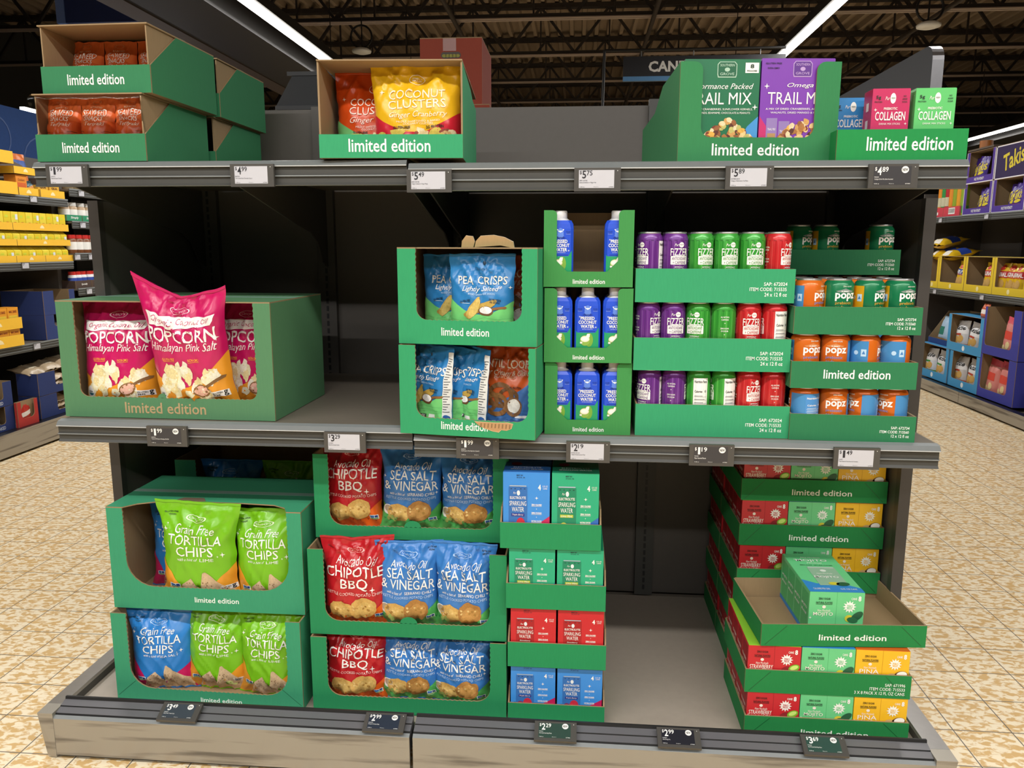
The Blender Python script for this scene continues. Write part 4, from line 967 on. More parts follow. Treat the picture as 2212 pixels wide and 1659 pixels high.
    for k in (2, 3, 1, 0):
        for row in range(2 if k == 2 else 1):
            for i, s in enumerate(seq[k]):
                if s is None: continue
                c, rot = s
                if row: c, rot = 'orange', 150 + 40 * i
                x, y, z = tr[k][0] - .09975 + .0665 * i, tr[k][1] + .040 + .0665 * row, tr[k][2] + .0045
                l = '%s short soda can, %s from left, %s of the %s short can tray' % (c, ORD[i], ('front row', 'second row')[row], tr[k][4])
                if c not in pz:
                    cc = OB if c == 'orange' else GY
                    t = can_proto('soda_can', l, .0327, .1185, .0262, cc[0], cc[1], (x, y, z)); t['group'] = 'short soda cans'; t.rotation_euler[2] = math.radians(rot); pz[c] = (t, tree(t))
                else: dup(pz[c][0], pz[c][1], (x, y, z), rot, l)
    for k in range(3):
        for i in range(4):
            dup(*pz['orange'], (.765 - .09975 + .0665 * i, .280, .848 + .1235 * k), 150 + 35 * i + 20 * k, 'shaded orange soda can, %s from left, %s tray behind the front stack' % (ORD[i], ('bottom', 'middle', 'upper')[k]))
build_middle()

# ------------------------------------------------------------------ base shelf
def build_lower():
    tg, lime, seab = '#35946c', m('#76bb1c', 'film'), m('#2c7fcb', 'film')
    W, H = .510, .243
    ex = [((-.25, .012), (-.20, .055)), ((.25, .012), (.20, .055))]
    dbox('lower green tortilla chip box on the base shelf', (-.837, .014, .099), W, .30, H, tg, -1.2, 'tortilla chip boxes', win=u_cut(W, H, -.213, .217, .036, .06), texts=[(LE, .565, .012, .22, .0125, '#eaf4ee')], creases=ex)
    W, H = .515, .262
    bx = dbox('upper tortilla chip box with an arched opening cut into its lid', (-.837, .045, .3455), W, .28, H + .012, tg, 0, 'tortilla chip boxes', win=u_cut(W, H + .012, -.214, .220, .062, .072), texts=[(LE, .545, .030, .23, .0145, '#eaf4ee')],
              top=[(-.2575, 0), (-.214, 0), (-.19, .03), (-.14, .055), (-.06, .06), (.08, .058), (.17, .05), (.205, .03), (.220, 0), (.2575, 0), (.2575, .28), (-.2575, .28)])
    q = MB(); q.panel([(-.115, .045), (-.02, .062), (-.035, .085), (-.09, .085)], (0, 0, H + .0165), (1, 0, 0), (0, 1, 0), .0008, m('#6a5a48', 'card'), KRAFT, KRAFT); q.build('torn_patch', [c for c in kids(bx) if c.name.startswith('top_panel')][0])
    dbox('tortilla chip box in the shade at the back, bottom of two', (-.84, .40, .099), .51, .30, .27, tg, 0, 'tortilla chip boxes', fh=.27, top=True)
    dbox('dim tortilla chip box at the back with bag tops showing over its front', (-.84, .40, .374), .51, .30, .275, tg, 0, 'tortilla chip boxes', win=u_cut(.51, .275, -.19, .23, .12, .05))
    L, B = art_tortilla(1), art_tortilla(0); P = dict(crease=.010)
    for l, W_, H_, T_, base, art, loc, rz, rx, ry, sd, kw in (
        ('blue tortilla chip bag at the left of the lower box', .192, .226, .08, seab, B, (-.985, .040, .1045), 5, -3, -1, 71, {}),
        ('lime green tortilla chip bag in the middle of the lower box', .196, .232, .08, lime, L, (-.842, .050, .1045), 0, -4, 1, 72, dict(tl=.006)),
        ('lime green tortilla chip bag at the right of the lower box', .190, .234, .08, lime, L, (-.692, .034, .1045), -4, -3, 0, 73, {}),
        ('dim blue tortilla chip bag at the left of the upper box', .180, .236, .07, seab, B, (-.978, .150, .351), 0, -4, 0, 74, {}),
        ('lime green tortilla chip bag leaning out of the middle of the upper box', .228, .275, .075, lime, L, (-.876, .060, .352), 2, 2.5, 2, 75, dict(tl=.004)),
        ('lime green tortilla chip bag at the right front of the upper box', .205, .255, .08, lime, L, (-.695, .068, .352), -4, -3, -2, 76, {}),
        ('lime green tortilla chip bag behind the right front one in the upper box', .190, .250, .06, lime, L, (-.690, .150, .351), 0, -3, 1, 77, {}),
        ('dark blue tortilla chip bag in the shaded rear box', .20, .255, .07, seab, B, (-.950, .43, .380), 0, -2, 0, 78, {}),
        ('dark green tortilla chip bag in the shaded rear box', .20, .255, .07, lime, L, (-.755, .43, .380), 0, -2, 0, 79, {})):
        bag('tortilla_chip_bag', l, 'chip bag', 'tortilla chip bags', W_, H_, T_, base, art, loc, rz, rx, ry, sd, **{**P, **kw})
    kg, red, blu = '#1a8552', m('#b81c26', 'film'), m('#3a7cc4', 'film')
    lay = ('bottom', 'middle', 'top')
    for k, (x, y, z, W, H, l, r, b, r_) in enumerate(((-.305, .010, .099, .500, .207, -.209, .209, .047, .5), (-.307, .022, .3075, .503, .228, -.211, .209, .038, 0), (-.307, .090, .541, .502, .222, -.212, .211, .034, 0))):
        dbox('green kettle chip box with red and blue bags, %s of the stack of three' % lay[k], (x, y, z), W, .30 if k < 2 else .2, H, kg, r_, 'kettle chip boxes', win=u_cut(W, H, l, r, b, .036), extra=half_disc(.255, b, .022, kg) if k else None)
        Z, Y = z + .0055, y + .03
        for i, (c, xo, W_, H_, rz, ry, s, kw) in enumerate(((('red', -.152, .178, .205, 3, 2, 0, dict(tr=.006)), ('blue', -.008, .168, .206, 2, 2, 1, dict(tr=.006)), ('blue', .124, .165, .200, -6, 0, 2, {})),
                (('red', -.142, .182, .240, 3, 2, 3, dict(tr=.012)), ('blue', -.004, .168, .232, 4, 1, 4, dict(tr=.006)), ('blue', .137, .164, .236, -6, 0, 5, {})),
                (('red', -.166, .166, .232, 1, 0, 6, {}), ('blue', -.012, .172, .225, 4, 2, 7, dict(tr=.008)), ('blue', .140, .168, .220, -4, 0, 8, {})))[k]):
            bag('kettle_chip_bag', '%s kettle chip bag, %s in the %s kettle chip box' % (c, ('left', 'middle', 'right')[i], lay[k]), 'chip bag', 'kettle chip bags', W_ * 1.05, H_, .075, red if c == 'red' else blu, art_chipotle if c == 'red' else art_vinegar,
                (x + xo, (Y if k != 1 else y + .012) + .006 * (i % 2), Z), rz, -3 if k != 1 else 1, ry, 81 + s, crease=.013, **kw)
    # sparkling water four-packs
    def water(c, dk, lo, fruit):
        def f(a):
            a.p([(.07, .30), (.08, .04), (.92, .04), (.95, .30)], dk, l=0)
            if lo: a.wave(lambda x: .20 + .42 * max(0, (x - .40)) ** 1.3 + .7 * max(0, .12 - x), lo, 1)
            a.r(.12, .52, .05, .80, dk, l=2); a.r(.14, .50, .805, .82, '#a9b8c4', l=3)
            a.t('- -  - -', .32, .775, .32, .008, '#22303a'); a.e(.33, .72, .035, .035, '#dfe6ea', l=4); a.t('Pur', .25, .72, .06, .03, l=5, shear=.3)
            a.t('ELECTROLYTE', .32, .655, .34, .036, bold=.015, l=5); a.t('SPARKLING', .32, .58, .36, .062, l=5); a.t('WATER', .32, .50, .26, .062, l=5)
            a.r(.18, .46, .405, .445, {'#2f6cb4': '#2a2f8a', '#178460': '#b5c23a', '#a8161e': '#8a1018'}.get(dk, '#2a2f8a'), l=4); a.t(fruit, .32, .425, .24, .028, l=6, shear=.3)
            if lo and 'Berry' in fruit:
                for x, y, r, cc in ((.22, .24, .09, '#7a2456'), (.38, .29, .10, '#c0203c'), (.37, .19, .06, '#2a4fa8')): a.e(x, y, r, r, cc, 'food', 5)
            elif lo: a.e(.26, .25, .10, .09, '#cfd24a', l=5); a.e(.26, .25, .08, .07, '#e6e68a', l=6); a.e(.42, .25, .09, .07, '#1f5a34', l=5, rot=30)
            a.t('4', .78, .80, .06, .075, bold=.04); a.t('12 FL OZ', .90, .815, .11, .022); a.t('CANS', .90, .785, .09, .022)
            a.spark(.72, .655, .04)
            for y, s in ((.565, 'ZERO CALORIES'), (.455, 'ZERO SUGAR'), (.345, 'NATURAL FLAVORS')): a.t(s, .72, y, .22, .024, bold=.03); a.r(.61, .83, y - .022, y - .018, '#e8eef0', l=3); a.t('+', .72, y - .055, .02, .018)
            if lo: a.spark(.72, .22, .04)
            a.t('23 JUL 26', .38, .925, .18, .018, '#1d2a38', .02); a.t('BEST BY', .36, .955, .14, .018, '#1d2a38', .02)
        return f
    def wtop(a):
        a.t('ELECTROLYTE', .5, .34, .6, .08, l=2); a.t('SPARKLING WATER', .5, .2, .7, .08, l=2); a.e(.25, .6, .12, .12, '#8a2040', l=2)
    wb = {'blue': ('#3a8cdc', '#2f6cb4', '#c01c58', 'Triple Berry'), 'green': ('#23a87c', '#178460', '#2a66b8', 'Lime Mint'), 'red': ('#c6202a', '#a8161e', None, 'Strawberry')}
    lv = ('bottom', 'third', 'second', 'top')
    for k, (x, y, z, fh, c1, c2) in enumerate(((.0705, .010, .0985, .050, 'blue', 'blue'), (.0705, .004, .2520, .065, 'red', 'red'), (.0665, .002, .4080, .065, 'green', 'green'), (.0520, .000, .5640, .065, 'blue', 'green'))):
        dbox('green sparkling water tray, %s level of the stack' % lv[k], (x, y, z), .243, .245, fh, '#1a8a52', 0, 'sparkling water trays', fh=fh, name='carton_tray', cat='tray', side=[(0, 0), (.245, 0), (.245, fh + .03), (.03, fh + .03), (0, fh)])
        for i, c in enumerate((c1, c2)):
            for row in range(2):
                cc = wb[c]
                carton('sparkling_water_carton', '%s sparkling water four-pack, %s of the %s, %s level tray' % (c, ('left', 'right')[i], ('front row', 'hidden back row')[row], lv[k]), 'drink carton', 'sparkling water four-packs', .112, .114, .1495 if k < 3 else .186, cc[0],
                       (x - .0585 + .117 * i, y + .006 + .116 * row, z + .0045), 0, water(cc[0], cc[1], cc[2], cc[3]) if not row else None, top=wtop if not row and k == 3 else None, topcol=cc[2] if k in (0,) else cc[1])
    # cocktail eight-packs
    def cock(kind):
        c, dk, t1, t2 = {'red': ('#c4202c', '#9a141e', 'STRAWBERRY', 'MARGARITA'), 'green': ('#68ca88', '#4eb470', 'MOJITO', ''), 'yellow': ('#efba20', '#cf9410', 'PINA', 'COLADA')}[kind]
        def f(a):
            a.r(.497, .503, .0, 1, dk, l=1); ink = '#3a1414' if kind == 'red' else '#1d3a26' if kind == 'green' else '#3a2a0a'
            a.t('ZERO SUGAR', .27, .86, .22, .045, ink, .02); a.t('NATURAL FLAVORS', .27, .775, .30, .045, ink, .02); a.r(.12, .42, .735, .742, ink, l=2)
            a.e(.27, .685, .033, .033, '#f0e6dc', l=3); a.t('New Mocktails', .27, .61, .24, .05, '#f6efe6', 0, .3); a.t(t1, .26, .525, .44 if len(t1) > 6 else .36, .095, '#f6efe6', .005)
            if t2: a.t(t2, .26, .415, .42, .095, '#f6efe6', .005)
            a.spark(.03, .45, .03)
            q = []
            for i in range(24): r = .125 if i % 2 == 0 else .075; q.append((.735 + r * math.cos(i * PI / 12), .70 + r * math.sin(i * PI / 12) * a.W / a.H))
            a.p(q, '#f3f3ee', l=3); a.t('ZERO', .735, .71, .11, .06, c, .01, l=5); a.t('PROOF', .735, .66, .09, .03, c, .02, l=5)
            a.t('CANS', .81, .87, .10, .05, '#f3f3ee', .02); a.t('8', .91, .875, .055, .11, '#f3f3ee', .04)
            if kind == 'red': a.e(.74, .47, .11, .075, '#8a1820', 'food', 3, 20); a.e(.88, .52, .11, .075, '#79b82c', l=4, rot=25); a.e(.88, .53, .08, .045, '#c6e67a', l=5, rot=25)
            elif kind == 'green': a.e(.74, .45, .08, .075, '#cfc83a', l=3); a.e(.88, .50, .13, .075, '#1f5a3a', l=4, rot=40); a.e(.80, .42, .10, .06, '#2a6a44', l=5, rot=-10)
            else: a.e(.70, .44, .10, .06, '#c9a870', l=3); a.e(.86, .46, .13, .095, '#6a4326', l=3, rot=10); a.e(.87, .48, .10, .07, '#f6f4ee', l=4, rot=10)
        def side(a):
            for k in range(4):
                x = .06 + .235 * k; a.r(x, x + .20, .10, .92, dk, l=1); a.t(t1, x + .10, .60, .17, .07, '#f0dcd4' if kind == 'red' else '#f2f6f0', .01); a.t(t2 or 'Mocktail', x + .10, .48, .15, .06, '#f0dcd4' if kind == 'red' else '#f2f6f0', .01)
            a.r(.0, 1, .0, .09, '#7ab82c' if kind == 'red' else '#2f86cc' if kind == 'green' else '#d0641e', l=2)
        tc = '#8fc83a' if kind == 'red' else '#2f86cc' if kind == 'green' else '#d0641e'
        return c, f, side, tc
    def eight(kind, loc, rz, label, W=.1245, D=.256, H=.121, top=None, plain=False):
        c, f, s, tc = cock(kind)
        return carton('cocktail_carton', label, 'drink carton', 'cocktail eight-packs', W, D, H, c, loc, rz, None if plain else f, left=s if kind == 'red' or top else None, top=top, topcol=c if top else tc)
    mgn = '#17803f'
    cr = lambda W, h: [((-W / 2 + .01, .004), (-W / 2 + .06, h - .004)), ((W / 2 - .01, .004), (W / 2 - .06, h - .004))]
    def mtray(label, loc, W, D, h, rz=0, texts=(), txt=True):
        tx = texts or ([(LE, .555, h * .42, .41, h * .27, '#f0f4ee')] if txt else ())
        dbox(label, loc, W, D, h, mgn, rz, 'cocktail carton trays', fh=h, name='carton_tray', cat='tray', texts=tx, creases=cr(W, h))
    names = ('red', 'green', 'yellow')
    fr = [(.7265, -.004, .0985, 'bottom'), (.7235, .000, .2150, 'second')]
    mtray('green cocktail tray at the bottom of the front stack', fr[0][:3], .388, .268, .056, 0, [(LE, .555, .019, .41, .015, '#f0f4ee')])
    mtray('green cocktail tray printed with item codes, second of the front stack', fr[1][:3], .389, .268, .060, 0, [('SAP: 671996', .905, .0345, .12, .008, '#e6f0e6'), ('ITEM CODE: 715533', .86, .0235, .21, .008, '#e6f0e6'), ('3 X 8 PACK X 12 FL OZ CANS', .815, .0125, .30, .008, '#e6f0e6')])
    for x, y, z, l in fr:
        for i, c in enumerate(names): eight(c, (x - .1265 + .1265 * i, y + .006, z + .0045), 0, '%s cocktail eight-pack in the %s tray of the front stack' % (c, l), H=.112 if z < .2 else .116)
    mtray('emptied green cocktail tray pulled askew on top of the front stack', (.757, .012, .3375), .392, .264, .056, 3.5)
    def mtop(a):
        a.p([(0, .0), (1, .0), (1, .10), (.75, .20), (.5, .27), (.25, .20), (0, .30)], '#2f86cc', l=1); a.r(.28, .82, .16, .62, '#8fb59a', l=2); a.r(.30, .80, .60, .63, '#b9c6bc', l=3)
        a.t('MOJITO', .52, .36, .46, .06, bold=.01, l=5); a.e(.55, .53, .06, .03, '#dfe8e0', l=4); a.e(.56, .20, .10, .035, '#cfc83a', l=5); a.e(.72, .19, .13, .045, '#1f5a3a', l=5, rot=10); a.t('New Mocktails', .53, .45, .3, .03, shear=.3, l=5)
        a.t('MOJITO', .48, .80, .62, .075, bold=.01); a.t('New Mocktails', .5, .885, .4, .03, shear=.3); a.t('Mocktail', .5, .735, .3, .03, shear=.3); a.t('ZERO SUGAR  NATURAL FLAVORS', .5, .675, .64, .022, '#1d3a26', .02); a.spark(.15, .83, .03)
        a.t('CALORIES PER CAN', .25, .07, .3, .04); a.t('12 FL OZ CANS', .75, .07, .3, .03)
    eight('green', (.745, .040, .3425), 1.5, 'loose mint green mojito eight-pack standing in the emptied tray', .130, .238, .121, mtop)
    bk = ('bottom', 'second', 'third', 'fourth', 'top')
    for k in range(5):
        z = .0985 + .128 * k
        mtray('green cocktail tray of the rear stack, %s level' % bk[k], (.7475, .282, z), .380, .264, .060, 0)
        for i, c in enumerate(names):
            if k < 2 and i: continue
            eight(c, (.7475 - .1235 + .1235 * i, .289, z + .0045), 0, '%s cocktail eight-pack in the %s tray of the rear stack' % (c, bk[k]), W=.1215, D=.250, plain=k < 2)
        mtray('green cocktail tray against the back panel, %s level' % bk[k], (.7475, .552, z), .380, .216, .060, 0, txt=False)
        eight('red', (.6245, .558, z + .0045), 0, 'red cocktail eight-pack in the %s tray against the back panel' % bk[k], W=.1215, D=.20, plain=True)
build_lower()
# ================================================================== behind and beside the main shelving
def run(name, label, x0, x1, y0, y1, ztop, levels, base, face, seams=(), backz=None, divs=()):
    """a run of shelving along the aisle; face=+1 opens towards +x"""
    t = thing(name, label, 'shelving', (0, 0, 0)); xf, xb = (x1, x0) if face > 0 else (x0, x1); s = face
    bx = lambda q, a, b, *r: q.box(min(a, b), max(a, b), *r)
    q = MB(); bx(q, xb, xb + s * .03, y0, y1, 0, backz or ztop, BACKM); q.build('back_panel', t)
    ys = [y0] + list(seams) + [y1]
    for a, b in zip(ys[:-1], ys[1:]):
        for z in levels:
            q = MB(); bx(q, xb + s * .03, xf - s * .004, a + .003, b - .003, z - .012, z, DECKM)
            bx(q, xf - s * .004, xf, a + .003, b - .003, z - .050, z + .003, GREY); bx(q, xf, xf + s * .003, a + .003, b - .003, z - .006, z + .004, EDGE)
            for f in (.36, .72): bx(q, xf, xf + s * .0025, a + .003, b - .003, z - .05 * f - .002, z - .05 * f + .001, EDGE)
            q.build('shelf', t)
        q = MB(); bx(q, xb + s * .03, xf + s * .10, a + .003, b - .003, .02, base - .02, DECKM); q.build('base_deck', t)
        q = MB(); bx(q, xf + s * .10, xf + s * .106, a + .003, b - .003, .015, base + .005, kick_mat()); bx(q, xf + s * .04, xf + s * .10, a + .003, b - .003, base - .02, base + .004, m('#4d4d4c', 'metal')); q.build('kick_plate', t)
    for y in list(seams) + list(divs):
        q = MB(); bx(q, xb + s * .03, xb + s * .06, y - .02, y + .02, .1, backz or ztop, DGREY); q.build('upright', t)
    for y in (y0, y1):
        q = MB(); bx(q, xb, xf - s * .12, y - .01, y + .01, .1, ztop - .2, BACKM); q.build('end_panel', t)
    return t
YEL, YEL2, KR2 = '#efbb30', '#d9901a', m('#5d5044', 'card')
def bg_tag(x, y, z, face, label):
    price_tag(x, y, z, '2.49', '', '', label, rz=90 if face > 0 else -90, w=.078, h=.045, group='far price tags', lines=False)
def small_pack(name, label, cat, group, W, D, H, col, loc, rz, art=None, slope=0, kind='carton'):
    q = MB(); c = m(col, kind)
    if slope:
        q.panel([(0, 0), (D, 0), (D, H), (D * .35, H), (0, H - slope)], (W / 2, 0, 0), (0, 1, 0), (0, 0, 1), W, c, c, c)
    else: q.box(-W / 2, W / 2, 0, D, 0, H, c)
    if art: art(Art(q, Flat((-W / 2, -.0002, 0), (1, 0, 0), (0, 0, 1)), W, H - slope))
    o = q.build(name, None, loc, (0, 0, math.radians(rz))); tag(o, label, cat, group); return o
def logo(q, S, x, z, w=.05): q.shape([(x - w / 2, z - w * .18), (x + w / 2, z - w * .18), (x + w * .32, z + w * .12), (x, z + w * .3), (x - w * .32, z + w * .12)], m('#f6e3b0'), S, 1)
def jar(name, label, group, r, h, body, cap, loc, lab='#f0f0ec', lid=.2):
    t = thing(name, label, 'jar', loc, 0, group)
    q = MB(); q.lathe([(r * .95, 0), (r, .006), (r, h * (1 - lid) - .008), (r * .8, h * (1 - lid))], 18, m(body, 'plastic'))
    q.lathe([(r + .0006, h * .2), (r + .0006, h * .62)], 18, m(lab), bottom=False, top=False); q.build('jar_body', t)
    q = MB(); q.lathe([(r * .86, h * (1 - lid)), (r * .86, h)], 18, m(cap, 'plastic')); q.build('lid', t)
def build_left():
    run('aisle_shelving', 'left aisle shelving run loaded with yellow boxes', -4.12, -3.44, 1.0, 3.515, 1.76, (1.60, 1.1755, .655), .15, 1, (2.48,), divs=(2.98,))
    run('aisle_shelving', 'farther left aisle shelving run with jars, beyond the yellow boxes', -4.12, -3.44, 3.535, 8.5, 1.95, (1.677, 1.455, 1.232, .983, .655), .15, 1, (4.5, 5.5, 6.5, 7.5))
    for y, z, l in ((3.16, 1.583, 'top shelf of the yellow boxes'), (3.02, 1.158, 'middle shelf under the yellow boxes'), (3.05, .632, 'shelf under the two blue boxes'), (3.67, 1.652, 'highest jar shelf'), (3.655, 1.43, 'shelf under the green jar trays'), (3.56, 1.205, 'shelf under the red lid jars, nearer one'), (3.72, 1.205, 'shelf under the red lid jars, farther one'), (3.66, .958, 'shelf under the brown jar trays')):
        bg_tag(-3.435, y, z, 1, 'small far price tag on the %s' % l)
    wh = lambda y0, y1, z, h, fh, lab, col=YEL, x=-3.45, D=.34, lg=True, wn=None, **k: dbox(lab, (x, (y0 + y1) / 2, z), y1 - y0, D, h, col, 90, 'yellow aisle trays', fh=fh, win=wn, name='display_tray', cat='tray', extra=(lambda q, S: logo(q, S, (y1 - y0) / 2, fh * .5, min(.06, fh))) if lg else None, **k)
    wh(2.70, 3.00, 1.604, .075, .075, 'bright yellow tray at the near end of the left top shelf', x=-3.42, lg=False)
    wh(3.05, 3.232, 1.604, .05, .05, 'yellow tray holding an orange packet and a blue bag on the left top shelf')
    wh(3.254, 3.50, 1.604, .05, .05, 'yellow tray at the far end of the left top shelf')
    wh(2.78, 2.986, 1.790, .075, .075, 'bright yellow tray topping the near pile on the left top shelf', x=-3.42, lg=False)
    wh(3.023, 3.237, 1.738, .045, .045, 'yellow tray stacked over the orange packet')
    q = MB(); q.panel([(-.15, 0), (.12, 0), (.12, .02), (-.15, .10)], (-3.55, 3.13, 1.785), (0, 1, 0), (-.3, 0, 1), .004, KR2, KR2, KRAFT); tag(q.build('kraft_flap'), 'brown open kraft lid leaning above the yellow tray', 'box lid')
    small_pack('snack_packet', 'orange packet standing in the yellow tray of the left top shelf', 'packet', None, .098, .08, .125, '#e08a2c', (-3.465, 3.10, 1.609), 90, lambda a: (a.r(.1, .9, .35, .6, '#d2601e'), a.t('Crackers', .5, .75, .6, .12, '#7a2f10'), a.t('QUA', .5, .16, .5, .14, '#5a2a10', .03)))
    bag('snack_bag', 'blue grey snack bag lying beside the orange packet', 'snack bag', None, .10, .11, .06, m('#45606a', 'film'), lambda a: (a.p([(.1, .3), (.9, .5), (.9, .7), (.1, .5)], '#c9822c', l=2)), (-3.465, 3.21, 1.608), 90, -14, 0, 5, parts=False)
    bag('snack_bag', 'orange snack bag sticking up behind the trays of the left top shelf', 'snack bag', None, .16, .30, .06, m('#d2691e', 'film'), lambda a: a.r(.1, .9, .7, .85, '#2a4f9a'), (-3.66, 3.42, 1.608), 90, -6, 0, 6, parts=False)
    for i in range(2): small_pack('snack_packet', 'yellow packet peeking over the far tray of the left top shelf, %s one' % ('nearer', 'farther')[i], 'packet', None, .10, .06, .075, '#e6b03a', (-3.47, 3.31 + .115 * i, 1.609), 90, lambda a: a.t('QUA', .5, .8, .6, .2, '#5a2a10', .03))
    rows = [(1.1795, ((2.46, 2.962), (2.966, 3.238), (3.242, 3.530)), .042), (1.2855, ((2.46, 2.982), (2.986, 3.515)), .040), (1.3840, ((2.46, 2.958), (2.962, 3.508)), .046)]
    nm = ('bottom', 'middle', 'top'); k = 0
    for j, (z, cols, fh) in enumerate(rows):
        for i, (a, b) in enumerate(cols):
            wh(a, b, z, fh, fh, '%s layer yellow tray, %s from the near end, left middle shelf' % (nm[j], ORD[i]))
        n = 15
        for i in range(n):
            y = 2.50 + 1.0 * (i + .5) / n
            hh = .098 if j < 2 else .110
            def art(a, i=i, j=j):
                a.e(.5, .25, .42, .16, '#c2502a', l=2); a.r(.15, .6, .66, .8, '#cfd63a', l=2)
                if (i * 7 + j) % 3 == 0: a.r(.55, .9, .55, .85, '#dfe6ea', l=3)
            small_pack('pasta_carton', 'small yellow carton, %s from near end, %s layer, left middle shelf' % ((ORD + ['eleventh', 'twelfth', 'thirteenth', 'fourteenth', 'fifteenth'])[i], nm[j]), 'carton', 'small yellow cartons', .062, .10, hh, ('#e6cb2e', '#ecd644')[i % 2], (-3.462, y, z + .0045), 90, art, slope=.0 if j == 2 else .03)
    # orange packs and blue boxes on the third shelf
    for k, z in enumerate((.6595, .768)):
        wh(2.50, 2.912, z, .07, .07, '%s yellow tray of orange packs on the left third shelf' % ('lower', 'upper')[k], x=-3.42)
        for i in range(4): small_pack('orange_carton', 'orange carton, %s from near end in the %s tray of the left third shelf' % (ORD[i], ('lower', 'upper')[k]), 'carton', 'orange cartons', .094, .09, .104 if not k else .130, '#e59a2c', (-3.432, 2.556 + .099 * i, z + .0045), 90, lambda a: (a.r(.1, .9, .3, .62, '#e8c23a', l=2), a.t('MAC BAKE', .5, .8, .7, .12, '#8a3010', .02), a.r(.2, .7, .1, .22, '#f0f0ea', l=3)))
    nb = '#22356f'
    dbox('lower dark blue box with a scooped front on the left third shelf', (-3.44, 3.325, .6595), .33, .30, .165, nb, 90, 'dark blue boxes', win=u_cut(.33, .165, -.075, .165 - .02, .085, .02, False))
    dbox('upper dark blue box with a kraft scooped front on the left third shelf', (-3.44, 3.325, .8255), .33, .30, .160, nb, 90, 'dark blue boxes', win=u_cut(.33, .160, -.06, .105, .075, .02, False))
    for i, z in enumerate((.663, .70)): bag('snack_bag', 'white striped bag lying in the lower blue box, %s one' % ('bottom', 'top')[i], 'snack bag', None, .18, .16, .05, m('#cfc3bd', 'film'), lambda a: a.r(.1, .9, .3, .6, '#2a2f5a'), (-3.47, 3.36, z + .012 + .03), 90, -70, 0, 8 + i, parts=False)
    # base shelf
    for i, z in enumerate((.132, .285)):
        dbox('dark blue cracker box at the near end of the left base shelf, %s one' % ('lower', 'upper')[i], (-3.405, 2.60, z + .022), .27, .34, .150, nb, 90, 'dark blue boxes', win=u_cut(.27, .150, -.09, .06, .045, .02, False), texts=[('BAKED', .56, .022, .26, .02, '#cfd6e6')])
        for j in range(3): bag('snack_bag', 'silver bag lying flat in the %s near blue box, %s in its pile' % (('lower', 'upper')[i], ('bottom', 'middle', 'top')[j]), 'snack bag', 'silver bags', .17, .20, .045, m('#aeb4c2', 'film'), lambda a: a.r(.2, .8, .05, .16, '#c9bfae'), (-3.44, 2.585, z + .044 + .036 * j), 90, -78, 0, 11 + i * 3 + j, parts=False)
        dbox('dark blue box of pasta bags on the left base shelf, %s one' % ('lower', 'upper')[i], (-3.405, 3.18, z + .022), .40, .15, .150, nb, 90, 'dark blue boxes', win=u_cut(.40, .150, -.03, .17, .03 + .02 * i, .02, False))
        for j in range(3): bag('snack_bag', 'beige pasta bag in the %s far blue box, %s in its pile' % (('lower', 'upper')[i], ('bottom', 'middle', 'top')[j]), 'snack bag', 'beige bags', .20, .13, .05, m('#b7a386', 'film'), lambda a: a.r(.3, .7, .3, .7, '#d9cdb4'), (-3.43, 3.25, z + .050 + .036 * j), 90, -74, 0, 21 + i * 3 + j, parts=False)
    for j in range(3): bag('snack_bag', 'beige bag lying on top of the far blue boxes, %s' % ('nearest', 'middle', 'farthest')[j], 'snack bag', 'beige bags', .20, .16, .06, m('#b7a386', 'film'), lambda a: a.r(.3, .7, .3, .7, '#d9cdb4'), (-3.44, 3.06 + .16 * j, .475 + .01 * j), 90, -76, 0, 31 + j, parts=False)
    dbox('small red box holding a red and white bag on the left base shelf', (-3.375, 2.82, .155), .185, .02, .16, '#b3302a', 90, None, win=u_cut(.185, .16, -.06, .06, .05, .03, False))
    bag('snack_bag', 'red and white bag in the small red box', 'snack bag', None, .13, .15, .04, m('#b8362e', 'film'), lambda a: a.p([(.1, .3), (.9, .45), (.9, .62), (.1, .5)], '#e8e0da', l=2), (-3.385, 2.82, .160), 90, -2, 0, 40, parts=False)
    # jars beyond
    for i, y in enumerate((3.60, 3.78, 3.96, 4.14)):
        dbox('small green tray of bottles on the far left shelf, %s from the near end' % ORD[i], (-3.46, y, 1.459), .172, .2, .042, '#2a8a62', 90, 'green bottle trays', fh=.042, name='display_tray', cat='tray', extra=lambda q, S: q.text('Simply', S, .09, .022, .09, .02, WHITE, 2, .02, .2))
        for j in range(2): jar('seasoning_bottle', 'pale bottle with clear cap in the %s green tray, %s' % (ORD[i], ('nearer', 'farther')[j]), 'pale bottles', .036, .125, '#a98d6a', '#cfcfcc', (-3.505, y - .043 + .086 * j, 1.4635))
    for i in range(9): jar('spread_jar', 'red lid jar below the green trays, %s from the near end' % ORD[i], 'red lid jars', .034, .130, '#7a4a2a', '#c4302a', (-3.485, 3.575 + .074 * i, 1.2325))
    for i, y in enumerate((3.63, 3.82, 4.01)):
        dbox('dark brown jar tray on the far left shelf, %s from the near end' % ORD[i], (-3.455, y, .9835), .182, .2, .055, '#4a3830', 90, 'brown jar trays', fh=.055, name='display_tray', cat='tray', extra=lambda q, S: q.text('Specially', S, .10, .028, .07, .016, WHITE, 2, .02, .2))
        for j in range(3): jar('spread_jar', 'red lid jar with blue label in the %s brown tray, %s from near end' % (ORD[i], ORD[j]), 'blue label jars', .028, .115, '#e8e8ea', '#c4302a', (-3.50, y - .058 + .058 * j, .988), '#3a56b0')
    for i in range(5): jar('spread_jar', 'spread jar on the highest far left shelf, %s from the near end' % ORD[i], 'high shelf jars', .036, .12, '#8a7a5a', '#3a3a38', (-3.49, 3.60 + .085 * i, 1.6775))
    # blue wall graphics and a hanging blue sign
    bw = m('#23447c', 'matt')
